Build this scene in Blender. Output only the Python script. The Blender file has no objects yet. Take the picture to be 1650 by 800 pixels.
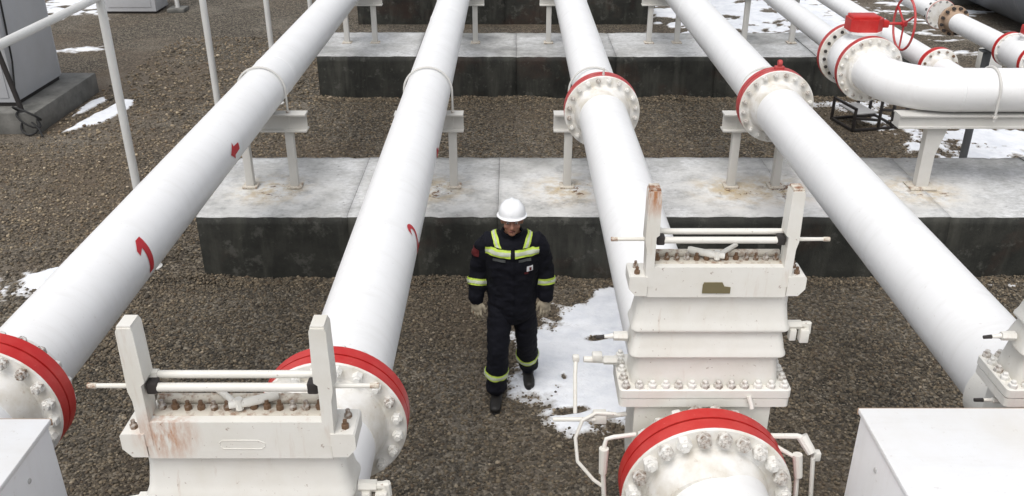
import bpy, bmesh, math, random
import numpy as np
from mathutils import Vector, Matrix, noise

R = math.radians
PI = math.pi
random.seed(7)
rng = np.random.default_rng(7)
scene = bpy.context.scene
C = scene.collection

# ------------------------------------------------------------------ camera
cam_d = bpy.data.cameras.new('camera')
cam_d.sensor_width = 36.0
cam_d.lens = 31.9
cam_d.clip_end = 3000
cam = bpy.data.objects.new('camera', cam_d)
C.objects.link(cam)
cam.location = (0, 0, 4.5)
cam.rotation_euler = (R(90 - 26.4), 0, 0)
scene.camera = cam

# ------------------------------------------------------------------ sky, sun, exposure (overcast)
SUN_EL, SUN_ROT = 62.0, 205.0
world = bpy.data.worlds.new('World')
scene.world = world
world.use_nodes = True
wn = world.node_tree
wn.nodes.clear()
sky = wn.nodes.new('ShaderNodeTexSky')
sky.sky_type = 'NISHITA'
sky.sun_disc = False
sky.sun_elevation = R(SUN_EL)
sky.sun_rotation = R(SUN_ROT)
sky.air_density = 1.0
sky.dust_density = 4.0
hs = wn.nodes.new('ShaderNodeHueSaturation')
hs.inputs['Saturation'].default_value = 0.30
bg = wn.nodes.new('ShaderNodeBackground')
bg.inputs['Strength'].default_value = 0.15
wo = wn.nodes.new('ShaderNodeOutputWorld')
wn.links.new(sky.outputs['Color'], hs.inputs['Color'])
wn.links.new(hs.outputs['Color'], bg.inputs['Color'])
wn.links.new(bg.outputs['Background'], wo.inputs['Surface'])
sun_d = bpy.data.lights.new('sun', 'SUN')
sun_d.energy = 1.0
sun_d.angle = R(40)
sun_d.color = (1.0, 0.97, 0.93)
sun = bpy.data.objects.new('sun', sun_d)
C.objects.link(sun)
sd = Vector((math.sin(R(SUN_ROT)) * math.cos(R(SUN_EL)), math.cos(R(SUN_ROT)) * math.cos(R(SUN_EL)), math.sin(R(SUN_EL))))
sun.rotation_euler = sd.to_track_quat('Z', 'Y').to_euler()
scene.view_settings.view_transform = 'Standard'
scene.view_settings.look = 'None'
scene.view_settings.gamma = 1.0
scene.view_settings.use_curve_mapping = False
scene.view_settings.exposure = 0.20
scene.cycles.use_denoising = True
scene.cycles.max_bounces = 6


# ------------------------------------------------------------------ node helpers
class NT:
    def __init__(s, name):
        s.mat = bpy.data.materials.new(name)
        s.mat.use_nodes = True
        s.t = s.mat.node_tree
        s.b = s.t.nodes['Principled BSDF']
        s.tc = None

    def n(s, typ, **kw):
        nd = s.t.nodes.new(typ)
        for k, v in kw.items():
            if k.startswith('_'):
                setattr(nd, k[1:], v)
            else:
                key = int(k[1:]) if k[0] == 'i' and k[1:].isdigit() else k.replace('__', ' ')
                if hasattr(v, 'is_output') or isinstance(v, bpy.types.NodeSocket):
                    s.t.links.new(v, nd.inputs[key])
                else:
                    nd.inputs[key].default_value = v
        return nd

    def coord(s, scale=(1, 1, 1), world=False, loc=(0, 0, 0)):
        if world:
            src = s.n('ShaderNodeNewGeometry').outputs['Position']
        else:
            src = s.n('ShaderNodeTexCoord').outputs['Object']
        m = s.n('ShaderNodeMapping', Vector=src)
        m.inputs['Scale'].default_value = scale
        m.inputs['Location'].default_value = loc
        return m.outputs[0]

    def noise(s, vec, scale, detail=4, rough=.55):
        return s.n('ShaderNodeTexNoise', Vector=vec, Scale=scale, Detail=detail, Roughness=rough).outputs['Fac']

    def vor(s, vec, scale, out='Color', feature='F1'):
        return s.n('ShaderNodeTexVoronoi', _feature=feature, Vector=vec, Scale=scale).outputs[out]

    def ramp(s, fac, stops):
        r = s.n('ShaderNodeValToRGB', Fac=fac)
        e = r.color_ramp.elements
        while len(e) < len(stops):
            e.new(.5)
        for i, (p, c) in enumerate(stops):
            e[i].position = p
            e[i].color = (c, c, c, 1) if isinstance(c, (int, float)) else (c[0], c[1], c[2], 1)
        return r.outputs['Color']

    def mix(s, f, a, b, mode='MIX'):
        nd = s.t.nodes.new('ShaderNodeMix')
        nd.data_type = 'RGBA'
        nd.blend_type = mode
        for sock, v in ((nd.inputs[0], f), (nd.inputs[6], a), (nd.inputs[7], b)):
            if isinstance(v, bpy.types.NodeSocket):
                s.t.links.new(v, sock)
            elif isinstance(v, (int, float)):
                sock.default_value = v
            else:
                sock.default_value = (v[0], v[1], v[2], 1)
        return nd.outputs[2]

    def math(s, op, a, b=0.0, clamp=False):
        nd = s.t.nodes.new('ShaderNodeMath')
        nd.operation = op
        nd.use_clamp = clamp
        for sock, v in ((nd.inputs[0], a), (nd.inputs[1], b)):
            if isinstance(v, bpy.types.NodeSocket):
                s.t.links.new(v, sock)
            else:
                sock.default_value = v
        return nd.outputs[0]

    def dist(s, p, world=True):
        src = s.n('ShaderNodeNewGeometry').outputs['Position'] if world else s.n('ShaderNodeTexCoord').outputs['Object']
        nd = s.t.nodes.new('ShaderNodeVectorMath')
        nd.operation = 'DISTANCE'
        s.t.links.new(src, nd.inputs[0])
        nd.inputs[1].default_value = p
        return nd.outputs['Value']

    def rand(s):
        return s.n('ShaderNodeObjectInfo').outputs['Random']

    def set(s, color=None, rough=None, metal=None, bump=None, bstr=.3, bdist=.01, spec=None):
        def put(key, v):
            if v is None:
                return
            if isinstance(v, bpy.types.NodeSocket):
                s.t.links.new(v, s.b.inputs[key])
            elif key == 'Base Color':
                s.b.inputs[key].default_value = (v[0], v[1], v[2], 1)
            else:
                s.b.inputs[key].default_value = v
        put('Base Color', color)
        put('Roughness', rough)
        put('Metallic', metal)
        put('Specular IOR Level', spec)
        if bump is not None:
            bn = s.n('ShaderNodeBump', Height=bump, Strength=bstr, Distance=bdist)
            s.t.links.new(bn.outputs[0], s.b.inputs['Normal'])
        return s.mat


M = {}


def white_paint(name, base, dirt, amt=.35, rough=.38):
    t = NT(name)
    v = t.coord()
    f = t.ramp(t.noise(v, 1.6, 6, .6), [(.42, 0), (.75, 1)])
    c = t.mix(t.math('MULTIPLY', f, amt), base, dirt)
    sk = t.ramp(t.noise(t.coord((1.2, 7, 1.2)), 2.2, 6, .65), [(.50, 0), (.72, 1)])
    c = t.mix(t.math('MULTIPLY', sk, .16), c, (.56, .54, .49))
    sp = t.ramp(t.noise(v, 38, 3, .6), [(.66, 0), (.74, 1)])
    c = t.mix(t.math('MULTIPLY', sp, .2), c, (.34, .27, .2))
    return t.set(c, t.math('ADD', t.math('MULTIPLY', f, .12), rough), bump=t.noise(v, 22, 3), bstr=.05, bdist=.004)


M['pipe_white'] = white_paint('pipe_white_paint', (.86, .86, .855), (.74, .74, .73), .5)
M['steel_white'] = white_paint('support_white_paint', (.62, .61, .58), (.47, .45, .40), .6, .5)
M['sheet_white'] = white_paint('sheet_white_paint', (.80, .805, .81), (.7, .69, .66), .45, .35)
M['sheet_white_b'] = white_paint('sheet_white_worn', (.80, .805, .81), (.62, .57, .47), .5, .35)
M['rail_white'] = white_paint('rail_white_paint', (.68, .68, .66), (.54, .53, .50), .6, .5)
M['cab_grey'] = white_paint('cabinet_grey_paint', (.56, .57, .59), (.46, .47, .48), .5, .45)


def valve_paint(name, stain=None, strong=1.35):
    t = NT(name)
    v = t.coord()
    f = t.ramp(t.noise(v, 4, 6, .6), [(.4, 0), (.7, 1)])
    c = t.mix(t.math('MULTIPLY', f, .6), (.75, .735, .685), (.62, .585, .50))
    vs = t.coord((26, 26, 2.6))
    st = t.ramp(t.noise(vs, 1, 5, .65), [(.60, 0), (.78, 1)])
    big = t.ramp(t.noise(v, 3.1, 3), [(.45, 0), (.62, 1)])
    c = t.mix(t.math('MULTIPLY', t.math('MULTIPLY', st, big), .42 * strong), c, (.36, .17, .065))
    sp = t.ramp(t.noise(t.coord((1, 1, 1), loc=(3, 1, 7)), 55, 4, .65), [(.66, 0), (.72, 1)])
    c = t.mix(t.math('MULTIPLY', sp, .5 * strong), c, (.19, .085, .04))
    if stain:
        p, rad, k_ = stain
        d = t.math('SUBTRACT', 1.0, t.math('DIVIDE', t.dist(p, False), rad), True)
        w = t.ramp(t.noise(t.coord((40, 40, 9)), 1, 5, .7), [(.38, 0), (.62, 1)])
        c = t.mix(t.math('MULTIPLY', t.math('MULTIPLY', d, w), k_, True), c, (.45, .2, .09))
    return t.set(c, .46, bump=t.noise(v, 45, 4), bstr=.16, bdist=.003)


M['valve_cream'] = valve_paint('valve_cream_paint')
M['valve_cream_stained'] = valve_paint('valve_cream_paint_stained', ((-.22, -.135, 2.74), .12, 1.15))
M['valve_cream_post'] = valve_paint('valve_cream_paint_post_stain', ((-.285, -.12, 3.13), .13, 1.5))

t = NT('rusty_top_paint')
v = t.coord()
c = t.mix(t.ramp(t.noise(v, 24, 5, .7), [(.44, 0), (.58, 1)]), (.24, .10, .045), (.62, .57, .48))
M['rusty_paint'] = t.set(c, .75, bump=t.noise(v, 60, 4), bstr=.4, bdist=.003)

t = NT('worn_plate_paint')
v = t.coord()
c = t.mix(t.ramp(t.noise(v, 20, 5, .7), [(.34, 0), (.50, 1)]), (.22, .11, .055), (.60, .56, .48))
M['worn_plate'] = t.set(c, .7, bump=t.noise(v, 60, 4), bstr=.3, bdist=.003)

t = NT('red_flange_paint')
v = t.coord()
c = t.mix(t.ramp(t.noise(v, 5, 6, .65), [(.42, 0), (.72, 1)]), (.50, .018, .016), (.58, .06, .05))
c = t.mix(t.ramp(t.noise(v, 40, 4, .7), [(.68, 0), (.76, .6)]), c, (.66, .50, .46))
M['red'] = t.set(c, .42, bump=t.noise(v, 30), bstr=.08, bdist=.003)
t = NT('red_faded_paint')
v = t.coord()
c = t.mix(t.ramp(t.noise(v, 6, 6, .65), [(.4, 0), (.7, 1)]), (.46, .022, .024), (.50, .13, .12))
M['red_faded'] = t.set(c, .5)
t = NT('red_marking_paint')
M['red_mark'] = t.set(t.mix(t.noise(t.coord(), 30), (.46, .008, .016), (.54, .02, .03)), .55)

t = NT('flange_face_paint')
v = t.coord()
f = t.ramp(t.noise(v, 7, 5, .6), [(.4, 0), (.66, 1)])
c = t.mix(f, (.80, .79, .76), (.62, .58, .50))
c = t.mix(t.ramp(t.noise(v, 30, 4, .7), [(.62, 0), (.74, .5)]), c, (.33, .2, .1))
M['flange_face'] = t.set(c, .5, bump=t.noise(v, 30), bstr=.1, bdist=.003)


def bolt_mat(name, lo, hi):
    t = NT(name)
    v = t.coord()
    f = t.math('ADD', t.noise(v, 40, 4, .7), t.math('MULTIPLY', t.rand(), .35))
    c = t.mix(t.ramp(f, [(lo, 0), (hi, 1)]), (.74, .73, .69), (.14, .078, .04))
    return t.set(c, .5, bump=t.noise(v, 80), bstr=.2, bdist=.002)


M['bolt_white'] = bolt_mat('painted_bolt', .72, .95)
M['bolt_worn'] = bolt_mat('worn_bolt', .62, 1.0)
M['bolt_rust'] = bolt_mat('rusty_bolt', .30, .62)
M['bolt_dark'] = NT('dark_bolt').set((.035, .03, .028), .6)
M['tan_flange'] = NT('tan_flange').set((.42, .30, .21), .7)

t = NT('black_steel')
v = t.coord()
M['black'] = t.set(t.mix(t.noise(v, 20, 4), (.012, .012, .013), (.04, .032, .028)), .55)
M['rubber'] = NT('black_cable_rubber').set((.012, .012, .012), .6)
M['brass'] = NT('tarnished_brass').set((.20, .17, .09), .5, .4)
t = NT('galvanised_steel')
M['galv'] = t.set(t.mix(t.noise(t.coord(), 15, 4), (.42, .42, .42), (.58, .57, .55)), .45, .3)
M['tank_grey'] = white_paint('tank_dark_grey', (.10, .112, .13), (.14, .15, .165), .6, .4)
M['post_grey'] = NT('post_grey').set((.10, .105, .11), .6)
M['window'] = NT('dark_vent').set((.03, .032, .035), .4)

# concrete: pale bare tops, bitumen-coated sides
STAINS = [(-2.59, 9.05), (-.87, 9.05), (.6, 9.05), (2.35, 9.02), (2.8, 9.05), (4.36, 9.05)]
t = NT('concrete_top')
v = t.coord(world=True)
c = t.mix(t.ramp(t.noise(v, 2.2, 7, .62), [(.36, 0), (.66, 1)]), (.26, .262, .255), (.54, .54, .525))
fr = t.math('MULTIPLY', t.ramp(t.noise(v, .9, 6, .6), [(.40, 0), (.58, 1)]), .8)
c = t.mix(fr, c, (.70, .71, .715))
gr = t.ramp(t.noise(t.coord((1, 1.6, 1), world=True, loc=(2, 8, 0)), 3.4, 7, .7), [(.48, 0), (.66, 1)])
c = t.mix(t.math('MULTIPLY', gr, .42), c, (.24, .24, .22))
c = t.mix(t.ramp(t.noise(t.coord(world=True, loc=(5, 2, 0)), 14, 5, .7), [(.62, 0), (.68, .75)]), c, (.09, .085, .075))
fine = t.ramp(t.noise(t.coord((1, 1.5, 1), world=True, loc=(4, 4, 4)), 17, 6, .75), [(.40, 1), (.58, 0)])
c = t.mix(t.math('MULTIPLY', fine, .38), c, (.20, .20, .19))
for (sx, sy) in STAINS:
    d0 = t.math('SUBTRACT', 1.0, t.math('DIVIDE', t.dist((sx, sy - .05, .72)), .95), True)
    w0 = t.ramp(t.noise(t.coord(world=True, loc=(sx * 3, sy, 1)), 4.5, 6, .7), [(.36, 0), (.56, 1)])
    c = t.mix(t.math('MULTIPLY', t.math('MULTIPLY', d0, w0), 1.3, True), c, (.74, .735, .71))
for (sx, sy) in STAINS:
    d = t.math('SUBTRACT', 1.0, t.math('DIVIDE', t.dist((sx, sy, .72)), .55), True)
    w = t.ramp(t.noise(t.coord(world=True, loc=(sx, sy, 0)), 6, 6, .7), [(.42, 0), (.6, 1)])
    c = t.mix(t.math('MULTIPLY', t.math('MULTIPLY', d, w), 1.0, True), c, (.52, .40, .22))
    d2 = t.math('SUBTRACT', 1.0, t.math('DIVIDE', t.dist((sx + .1, sy - .05, .72)), .28), True)
    w2 = t.ramp(t.noise(t.coord(world=True, loc=(sy, sx, 3)), 9, 6, .7), [(.56, 0), (.62, 1)])
    c = t.mix(t.math('MULTIPLY', t.math('MULTIPLY', d2, w2), 2.2, True), c, (.16, .09, .05))
M['conc_top'] = t.set(c, .8, bump=t.noise(v, 30, 6, .7), bstr=.35, bdist=.012)

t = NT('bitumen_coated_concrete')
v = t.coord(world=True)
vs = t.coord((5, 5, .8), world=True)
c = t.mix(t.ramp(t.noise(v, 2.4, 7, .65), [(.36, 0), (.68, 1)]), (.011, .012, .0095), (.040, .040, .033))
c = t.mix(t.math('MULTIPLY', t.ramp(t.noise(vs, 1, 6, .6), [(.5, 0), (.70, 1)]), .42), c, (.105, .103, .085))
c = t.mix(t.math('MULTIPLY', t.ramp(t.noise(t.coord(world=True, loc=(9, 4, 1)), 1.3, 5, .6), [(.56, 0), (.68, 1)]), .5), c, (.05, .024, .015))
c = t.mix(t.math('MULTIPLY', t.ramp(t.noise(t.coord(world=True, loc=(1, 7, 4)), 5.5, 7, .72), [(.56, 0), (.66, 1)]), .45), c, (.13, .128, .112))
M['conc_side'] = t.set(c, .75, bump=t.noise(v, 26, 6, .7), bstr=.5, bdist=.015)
t = NT('plain_concrete')
v = t.coord(world=True)
c = t.mix(t.ramp(t.noise(v, 3, 7, .65), [(.35, 0), (.68, 1)]), (.10, .10, .09), (.21, .205, .19))
M['conc_base'] = t.set(c, .85, bump=t.noise(v, 26, 6, .7), bstr=.4, bdist=.015)

# ground: gravel yard with browner soil in places
t = NT('gravel_ground')
v = t.coord(world=True)
cell = t.vor(v, 42)
sep = t.n('ShaderNodeSeparateColor', Color=cell)
g = t.ramp(sep.outputs[0], [(0, (.014, .012, .008)), (.35, (.055, .046, .034)), (.7, (.13, .108, .078)), (1, (.27, .235, .18))])
soil = t.mix(t.noise(v, 9, 6, .7), (.085, .060, .038), (.175, .132, .09))
sm = t.ramp(t.noise(v, .23, 5, .6), [(.47, 0), (.62, 1)])
g = t.mix(t.math('MULTIPLY', sm, .7), g, soil)
g = t.mix(t.math('MULTIPLY', t.ramp(t.noise(t.coord(world=True, loc=(7, 3, 0)), .5, 6, .65), [(.5, 0), (.66, 1)]), .35), g, (.28, .25, .205))
dv = t.vor(v, 42, 'Distance')
M['ground'] = t.set(g, .9, bump=t.math('ADD', t.math('MULTIPLY', dv, -1.0), t.noise(v, 60, 4)), bstr=.9, bdist=.02)

t = NT('pebble')
at = t.n('ShaderNodeAttribute', _attribute_name='tint')
M['pebble'] = t.set(t.mix(t.math('MULTIPLY', t.noise(t.coord(), 180, 3), .5), at.outputs['Color'], (.10, .09, .075)), .85)

t = NT('snow')
v = t.coord(world=True)
c = t.mix(t.ramp(t.noise(v, 3.5, 6, .65), [(.4, 0), (.7, 1)]), (.86, .88, .91), (.70, .73, .78))
c = t.mix(t.ramp(t.noise(v, 24, 4, .7), [(.68, 0), (.75, .6)]), c, (.34, .32, .3))
gz = t.n('ShaderNodeSeparateXYZ', Vector=t.n('ShaderNodeNewGeometry').outputs['Position']).outputs[2]
thin = t.ramp(t.math('ADD', t.math('MULTIPLY', gz, 30.0), t.math('MULTIPLY', t.math('SUBTRACT', t.noise(v, 30, 5, .7), .5), .5)), [(.03, 1), (.42, 0)])
c = t.mix(thin, c, (.27, .245, .21))
M['snow'] = t.set(c, .75, bump=t.noise(v, 18, 5, .65), bstr=.5, bdist=.02)

# clothing
t = NT('navy_cloth')
v = t.coord()
M['navy'] = t.set(t.mix(t.noise(v, 14, 4), (.0026, .003, .006), (.0062, .0068, .0125)), .85, bump=t.noise(v, 260, 2), bstr=.15, bdist=.002, spec=.25)
M['hivis'] = NT('yellow_tape').set((.50, .66, .085), .6)
M['silver'] = NT('silver_tape').set((.52, .56, .44), .45)
M['silver_dull'] = NT('dull_silver_tape').set((.07, .075, .075), .5)
t = NT('skin')
M['skin'] = t.set(t.mix(t.noise(t.coord(), 30, 4), (.30, .135, .09), (.38, .19, .13)), .55)
M['hair'] = NT('dark_hair').set((.02, .015, .012), .8)
M['eye'] = NT('eye_white').set((.6, .58, .55), .3)
M['lip'] = NT('lip').set((.25, .09, .07), .5)
M['helmet'] = NT('helmet_white').set((.82, .83, .84), .25)
t = NT('work_glove')
M['glove'] = t.set(t.mix(t.noise(t.coord(), 30, 4), (.38, .33, .24), (.52, .46, .35)), .9)
t = NT('boot_leather')
M['boot'] = t.set(t.mix(t.noise(t.coord(), 20, 4), (.005, .0045, .004), (.014, .012, .010)), .55)
M['patch_white'] = NT('patch_white').set((.6, .6, .62), .7)
M['patch_red'] = NT('patch_red').set((.09, .006, .008), .7)


# ------------------------------------------------------------------ mesh helpers
def frame(ax):
    ax = Vector(ax).normalized()
    h = Vector((0, 0, 1)) if abs(ax.z) < .9 else Vector((1, 0, 0))
    u = ax.cross(h).normalized()
    return u, ax.cross(u).normalized()


class G:
    def __init__(s):
        s.v, s.f, s.m = [], [], []

    def add(s, verts, faces, mi=0):
        o = len(s.v)
        s.v += [tuple(p) for p in verts]
        s.f += [tuple(i + o for i in f) for f in faces]
        s.m += list(mi) if isinstance(mi, (list, tuple)) else [mi] * len(faces)
        return s

    def box(s, c, size, bev=0.0, mi=0, rot=None, seg=2):
        bm = bmesh.new()
        bmesh.ops.create_cube(bm, size=1.0)
        for p in bm.verts:
            p.co = Vector((p.co.x * size[0], p.co.y * size[1], p.co.z * size[2]))
        if bev > 0:
            bmesh.ops.bevel(bm, geom=bm.edges[:], offset=bev, segments=seg, affect='EDGES', profile=.5)
        mt = rot.to_matrix() if rot else Matrix.Identity(3)
        bm.verts.index_update()
        vs = [mt @ p.co + Vector(c) for p in bm.verts]
        s.add(vs, [[q.index for q in f.verts] for f in bm.faces], mi)
        bm.free()
        return s

    def lathe(s, prof, o, ax, n=24, mi=0, closed_prof=False, phase=0.0):
        """prof: (radius, distance along axis[, material])"""
        u, w = frame(ax)
        ax = Vector(ax).normalized()
        o = Vector(o)
        vs, fs, ms = [], [], []
        for p in prof:
            for k in range(n):
                a = 2 * PI * k / n + phase
                vs.append(o + ax * p[1] + (u * math.cos(a) + w * math.sin(a)) * p[0])
        rows = len(prof)
        for i in range(rows - 1 + (1 if closed_prof else 0)):
            j = (i + 1) % rows
            mm = prof[i][2] if len(prof[i]) > 2 else mi
            for k in range(n):
                l = (k + 1) % n
                fs.append((i * n + k, i * n + l, j * n + l, j * n + k))
                ms.append(mm)
        if not closed_prof:
            fs.append(tuple(range(n - 1, -1, -1)))
            fs.append(tuple((rows - 1) * n + k for k in range(n)))
            ms += [prof[0][2] if len(prof[0]) > 2 else mi, prof[-1][2] if len(prof[-1]) > 2 else mi]
        return s.add(vs, fs, ms)

    def cyl(s, p0, p1, r0, r1=None, n=16, mi=0):
        p0, p1 = Vector(p0), Vector(p1)
        return s.lathe([(r0, 0), (r0 if r1 is None else r1, (p1 - p0).length)], p0, p1 - p0, n, mi)

    def tube(s, pts, r, n=10, mi=0, closed=False):
        pts = [Vector(p) for p in pts]
        m = len(pts)
        rs = r if isinstance(r, (list, tuple)) else [r] * m
        tang = []
        for i in range(m):
            a = pts[(i - 1) % m] if (closed or i > 0) else pts[i]
            b = pts[(i + 1) % m] if (closed or i < m - 1) else pts[i]
            tang.append((b - a).normalized())
        u, w = frame(tang[0])
        vs, fs = [], []
        for i in range(m):
            u = (u - tang[i] * u.dot(tang[i])).normalized()
            w = tang[i].cross(u)
            rr = rs[i]
            rx, ry = rr if isinstance(rr, (list, tuple)) else (rr, rr)
            for k in range(n):
                a = 2 * PI * k / n
                vs.append(pts[i] + u * math.cos(a) * rx + w * math.sin(a) * ry)
        for i in range(m if closed else m - 1):
            j = (i + 1) % m
            for k in range(n):
                l = (k + 1) % n
                fs.append((i * n + k, i * n + l, j * n + l, j * n + k))
        if not closed:
            fs.append(tuple(range(n - 1, -1, -1)))
            fs.append(tuple((m - 1) * n + k for k in range(n)))
        return s.add(vs, fs, mi)

    def prism(s, poly, lo, hi, plane='xz', mi=0):
        def P(a, b, h):
            return {'xz': (a, h, b), 'yz': (h, a, b), 'xy': (a, b, h)}[plane]
        n = len(poly)
        vs = [P(a, b, lo) for a, b in poly] + [P(a, b, hi) for a, b in poly]
        fs = [tuple(range(n)), tuple(range(2 * n - 1, n - 1, -1))]
        fs += [(i, i + n, (i + 1) % n + n, (i + 1) % n) for i in range(n)]
        return s.add(vs, fs, mi)

    def rloft(s, levels, seg=5, mi=0):
        """stack of rounded rectangles: (z, half x, half y, corner radius, cx, cy)"""
        vs, fs = [], []
        n = 4 * (seg + 1)
        for L in levels:
            z, hx, hy, cr = L[:4]
            cx, cy = (L[4], L[5]) if len(L) > 4 else (0, 0)
            for q, (sx, sy) in enumerate(((1, 1), (-1, 1), (-1, -1), (1, -1))):
                for k in range(seg + 1):
                    a = q * PI / 2 + PI / 2 * k / seg
                    vs.append((cx + sx * (hx - cr) + cr * math.cos(a), cy + sy * (hy - cr) + cr * math.sin(a), z))
        for i in range(len(levels) - 1):
            for k in range(n):
                l = (k + 1) % n
                fs.append((i * n + k, i * n + l, (i + 1) * n + l, (i + 1) * n + k))
        fs.append(tuple(range(n - 1, -1, -1)))
        fs.append(tuple((len(levels) - 1) * n + k for k in range(n)))
        return s.add(vs, fs, mi)

    def mesh(s, name, mats, angle=35):
        me = bpy.data.meshes.new(name)
        me.from_pydata(s.v, [], s.f)
        for m in (mats if isinstance(mats, (list, tuple)) else [mats]):
            me.materials.append(M[m] if isinstance(m, str) else m)
        me.polygons.foreach_set('material_index', s.m)
        bm = bmesh.new()
        bm.from_mesh(me)
        bmesh.ops.recalc_face_normals(bm, faces=bm.faces[:])
        bm.to_mesh(me)
        bm.free()
        me.polygons.foreach_set('use_smooth', [True] * len(me.polygons))
        me.set_sharp_from_angle(angle=R(angle))
        me.update()
        return me

    def build(s, name, mats, parent=None, loc=(0, 0, 0), angle=35):
        return obj(name, s.mesh(name, mats, angle), parent, loc)


def obj(name, me, parent=None, loc=(0, 0, 0), rot=None):
    o = bpy.data.objects.new(name, me)
    C.objects.link(o)
    o.parent = parent
    o.location = loc
    if rot:
        o.rotation_euler = rot
    return o


def tag(o, label=None, cat=None, group=None, kind=None):
    for k, v in (('label', label), ('category', cat), ('group', group), ('kind', kind)):
        if v:
            o[k] = v
    return o


def thing(name, label, cat, loc=(0, 0, 0), group=None, rotz=0.0):
    o = bpy.data.objects.new(name, None)
    C.objects.link(o)
    o.location = loc
    o.rotation_euler = (0, 0, rotz)
    o.empty_display_size = .2
    return tag(o, label, cat, group)


def copy_tree(o, parent=None):
    c = o.copy()
    C.objects.link(c)
    c.parent = parent
    for ch in list(o.children):
        copy_tree(ch, c)
    return c


# ------------------------------------------------------------------ ground
PZ, PR = 1.785, .23            # pipe axis height, pipe radius
PX = [-2.59, -.868, .866, 2.59]  # the four big lines
PLINTHS = [(8.33, 10.03, -3.19, 9.0), (14.64, 16.34, -3.19, 6.6), (20.2, 21.9, -3.4, 3.1)]
PLH = .72

g = G()
g.add([(-700, -300, 0), (700, -300, 0), (700, 1100, 0), (-700, 1100, 0)], [(0, 1, 2, 3)])
tag(g.build('ground', 'ground'), 'brown grey gravel yard under the pipes', None, None, 'structure')


# ------------------------------------------------------------------ snow
def poly_sd(poly, x, y):
    ins = False
    best = 1e9
    n = len(poly)
    for i in range(n):
        x0, y0 = poly[i]
        x1, y1 = poly[(i + 1) % n]
        if (y0 > y) != (y1 > y) and x < (x1 - x0) * (y - y0) / (y1 - y0) + x0:
            ins = not ins
        dx, dy = x1 - x0, y1 - y0
        tt = max(0, min(1, ((x - x0) * dx + (y - y0) * dy) / (dx * dx + dy * dy)))
        best = min(best, math.hypot(x - x0 - tt * dx, y - y0 - tt * dy))
    return best if ins else -best


class Snow:
    def __init__(s, poly, label, soft=.18, amp=1.0, sc=2.2, seed=0, res=.04, hmax=.03, hole=0.0, sx=1.0, prints=()):
        s.prints = prints
        s.poly, s.soft, s.amp, s.sc, s.seed, s.hmax, s.hole, s.sx = poly, soft, amp, sc, seed, hmax, hole, sx
        xs, ys = [p[0] for p in poly], [p[1] for p in poly]
        mg = soft * 1.6
        s.bb = (min(xs) - mg, max(xs) + mg, min(ys) - mg, max(ys) + mg)
        nx, ny = int((s.bb[1] - s.bb[0]) / res) + 2, int((s.bb[3] - s.bb[2]) / res) + 2
        vs, keep = [], {}
        for j in range(ny):
            for i in range(nx):
                x, y = s.bb[0] + i * res, s.bb[2] + j * res
                vs.append((x, y, s.h(x, y)))
        fs = []
        for j in range(ny - 1):
            for i in range(nx - 1):
                q = (j * nx + i, j * nx + i + 1, (j + 1) * nx + i + 1, (j + 1) * nx + i)
                if max(vs[k][2] for k in q) > -.004:
                    fs.append(q)
        used = sorted({k for f in fs for k in f})
        mp = {k: i for i, k in enumerate(used)}
        g = G()
        g.add([vs[k] for k in used], [tuple(mp[k] for k in f) for f in fs])
        tag(g.build('snow_patch', 'snow', angle=80), label, 'snow', None, 'stuff')

    def h(s, x, y):
        if not (s.bb[0] <= x <= s.bb[1] and s.bb[2] <= y <= s.bb[3]):
            return -1
        d = poly_sd(s.poly, x, y) / s.soft
        d = min(d, 1.3)
        p = Vector((x * s.sc * s.sx, y * s.sc, s.seed * 7.3))
        nz = noise.fractal(p, .62, 2.15, 7)
        m = d + nz * s.amp - s.hole
        top = s.hmax * (1 - math.exp(-max(m, 0) * .75))
        for (fx, fy, fa, fl) in s.prints:
            ca, sa = math.cos(fa), math.sin(fa)
            u, w = (x - fx) * ca + (y - fy) * sa, -(x - fx) * sa + (y - fy) * ca
            q = (u / fl) ** 2 + (w / .05) ** 2
            if q < 1.6:
                top -= .022 * max(0, 1.6 - q)
        if m < 0:
            return max(m * .05, -.03)
        return top + .006 * noise.noise(Vector((x * 9, y * 9, s.seed)))


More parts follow.
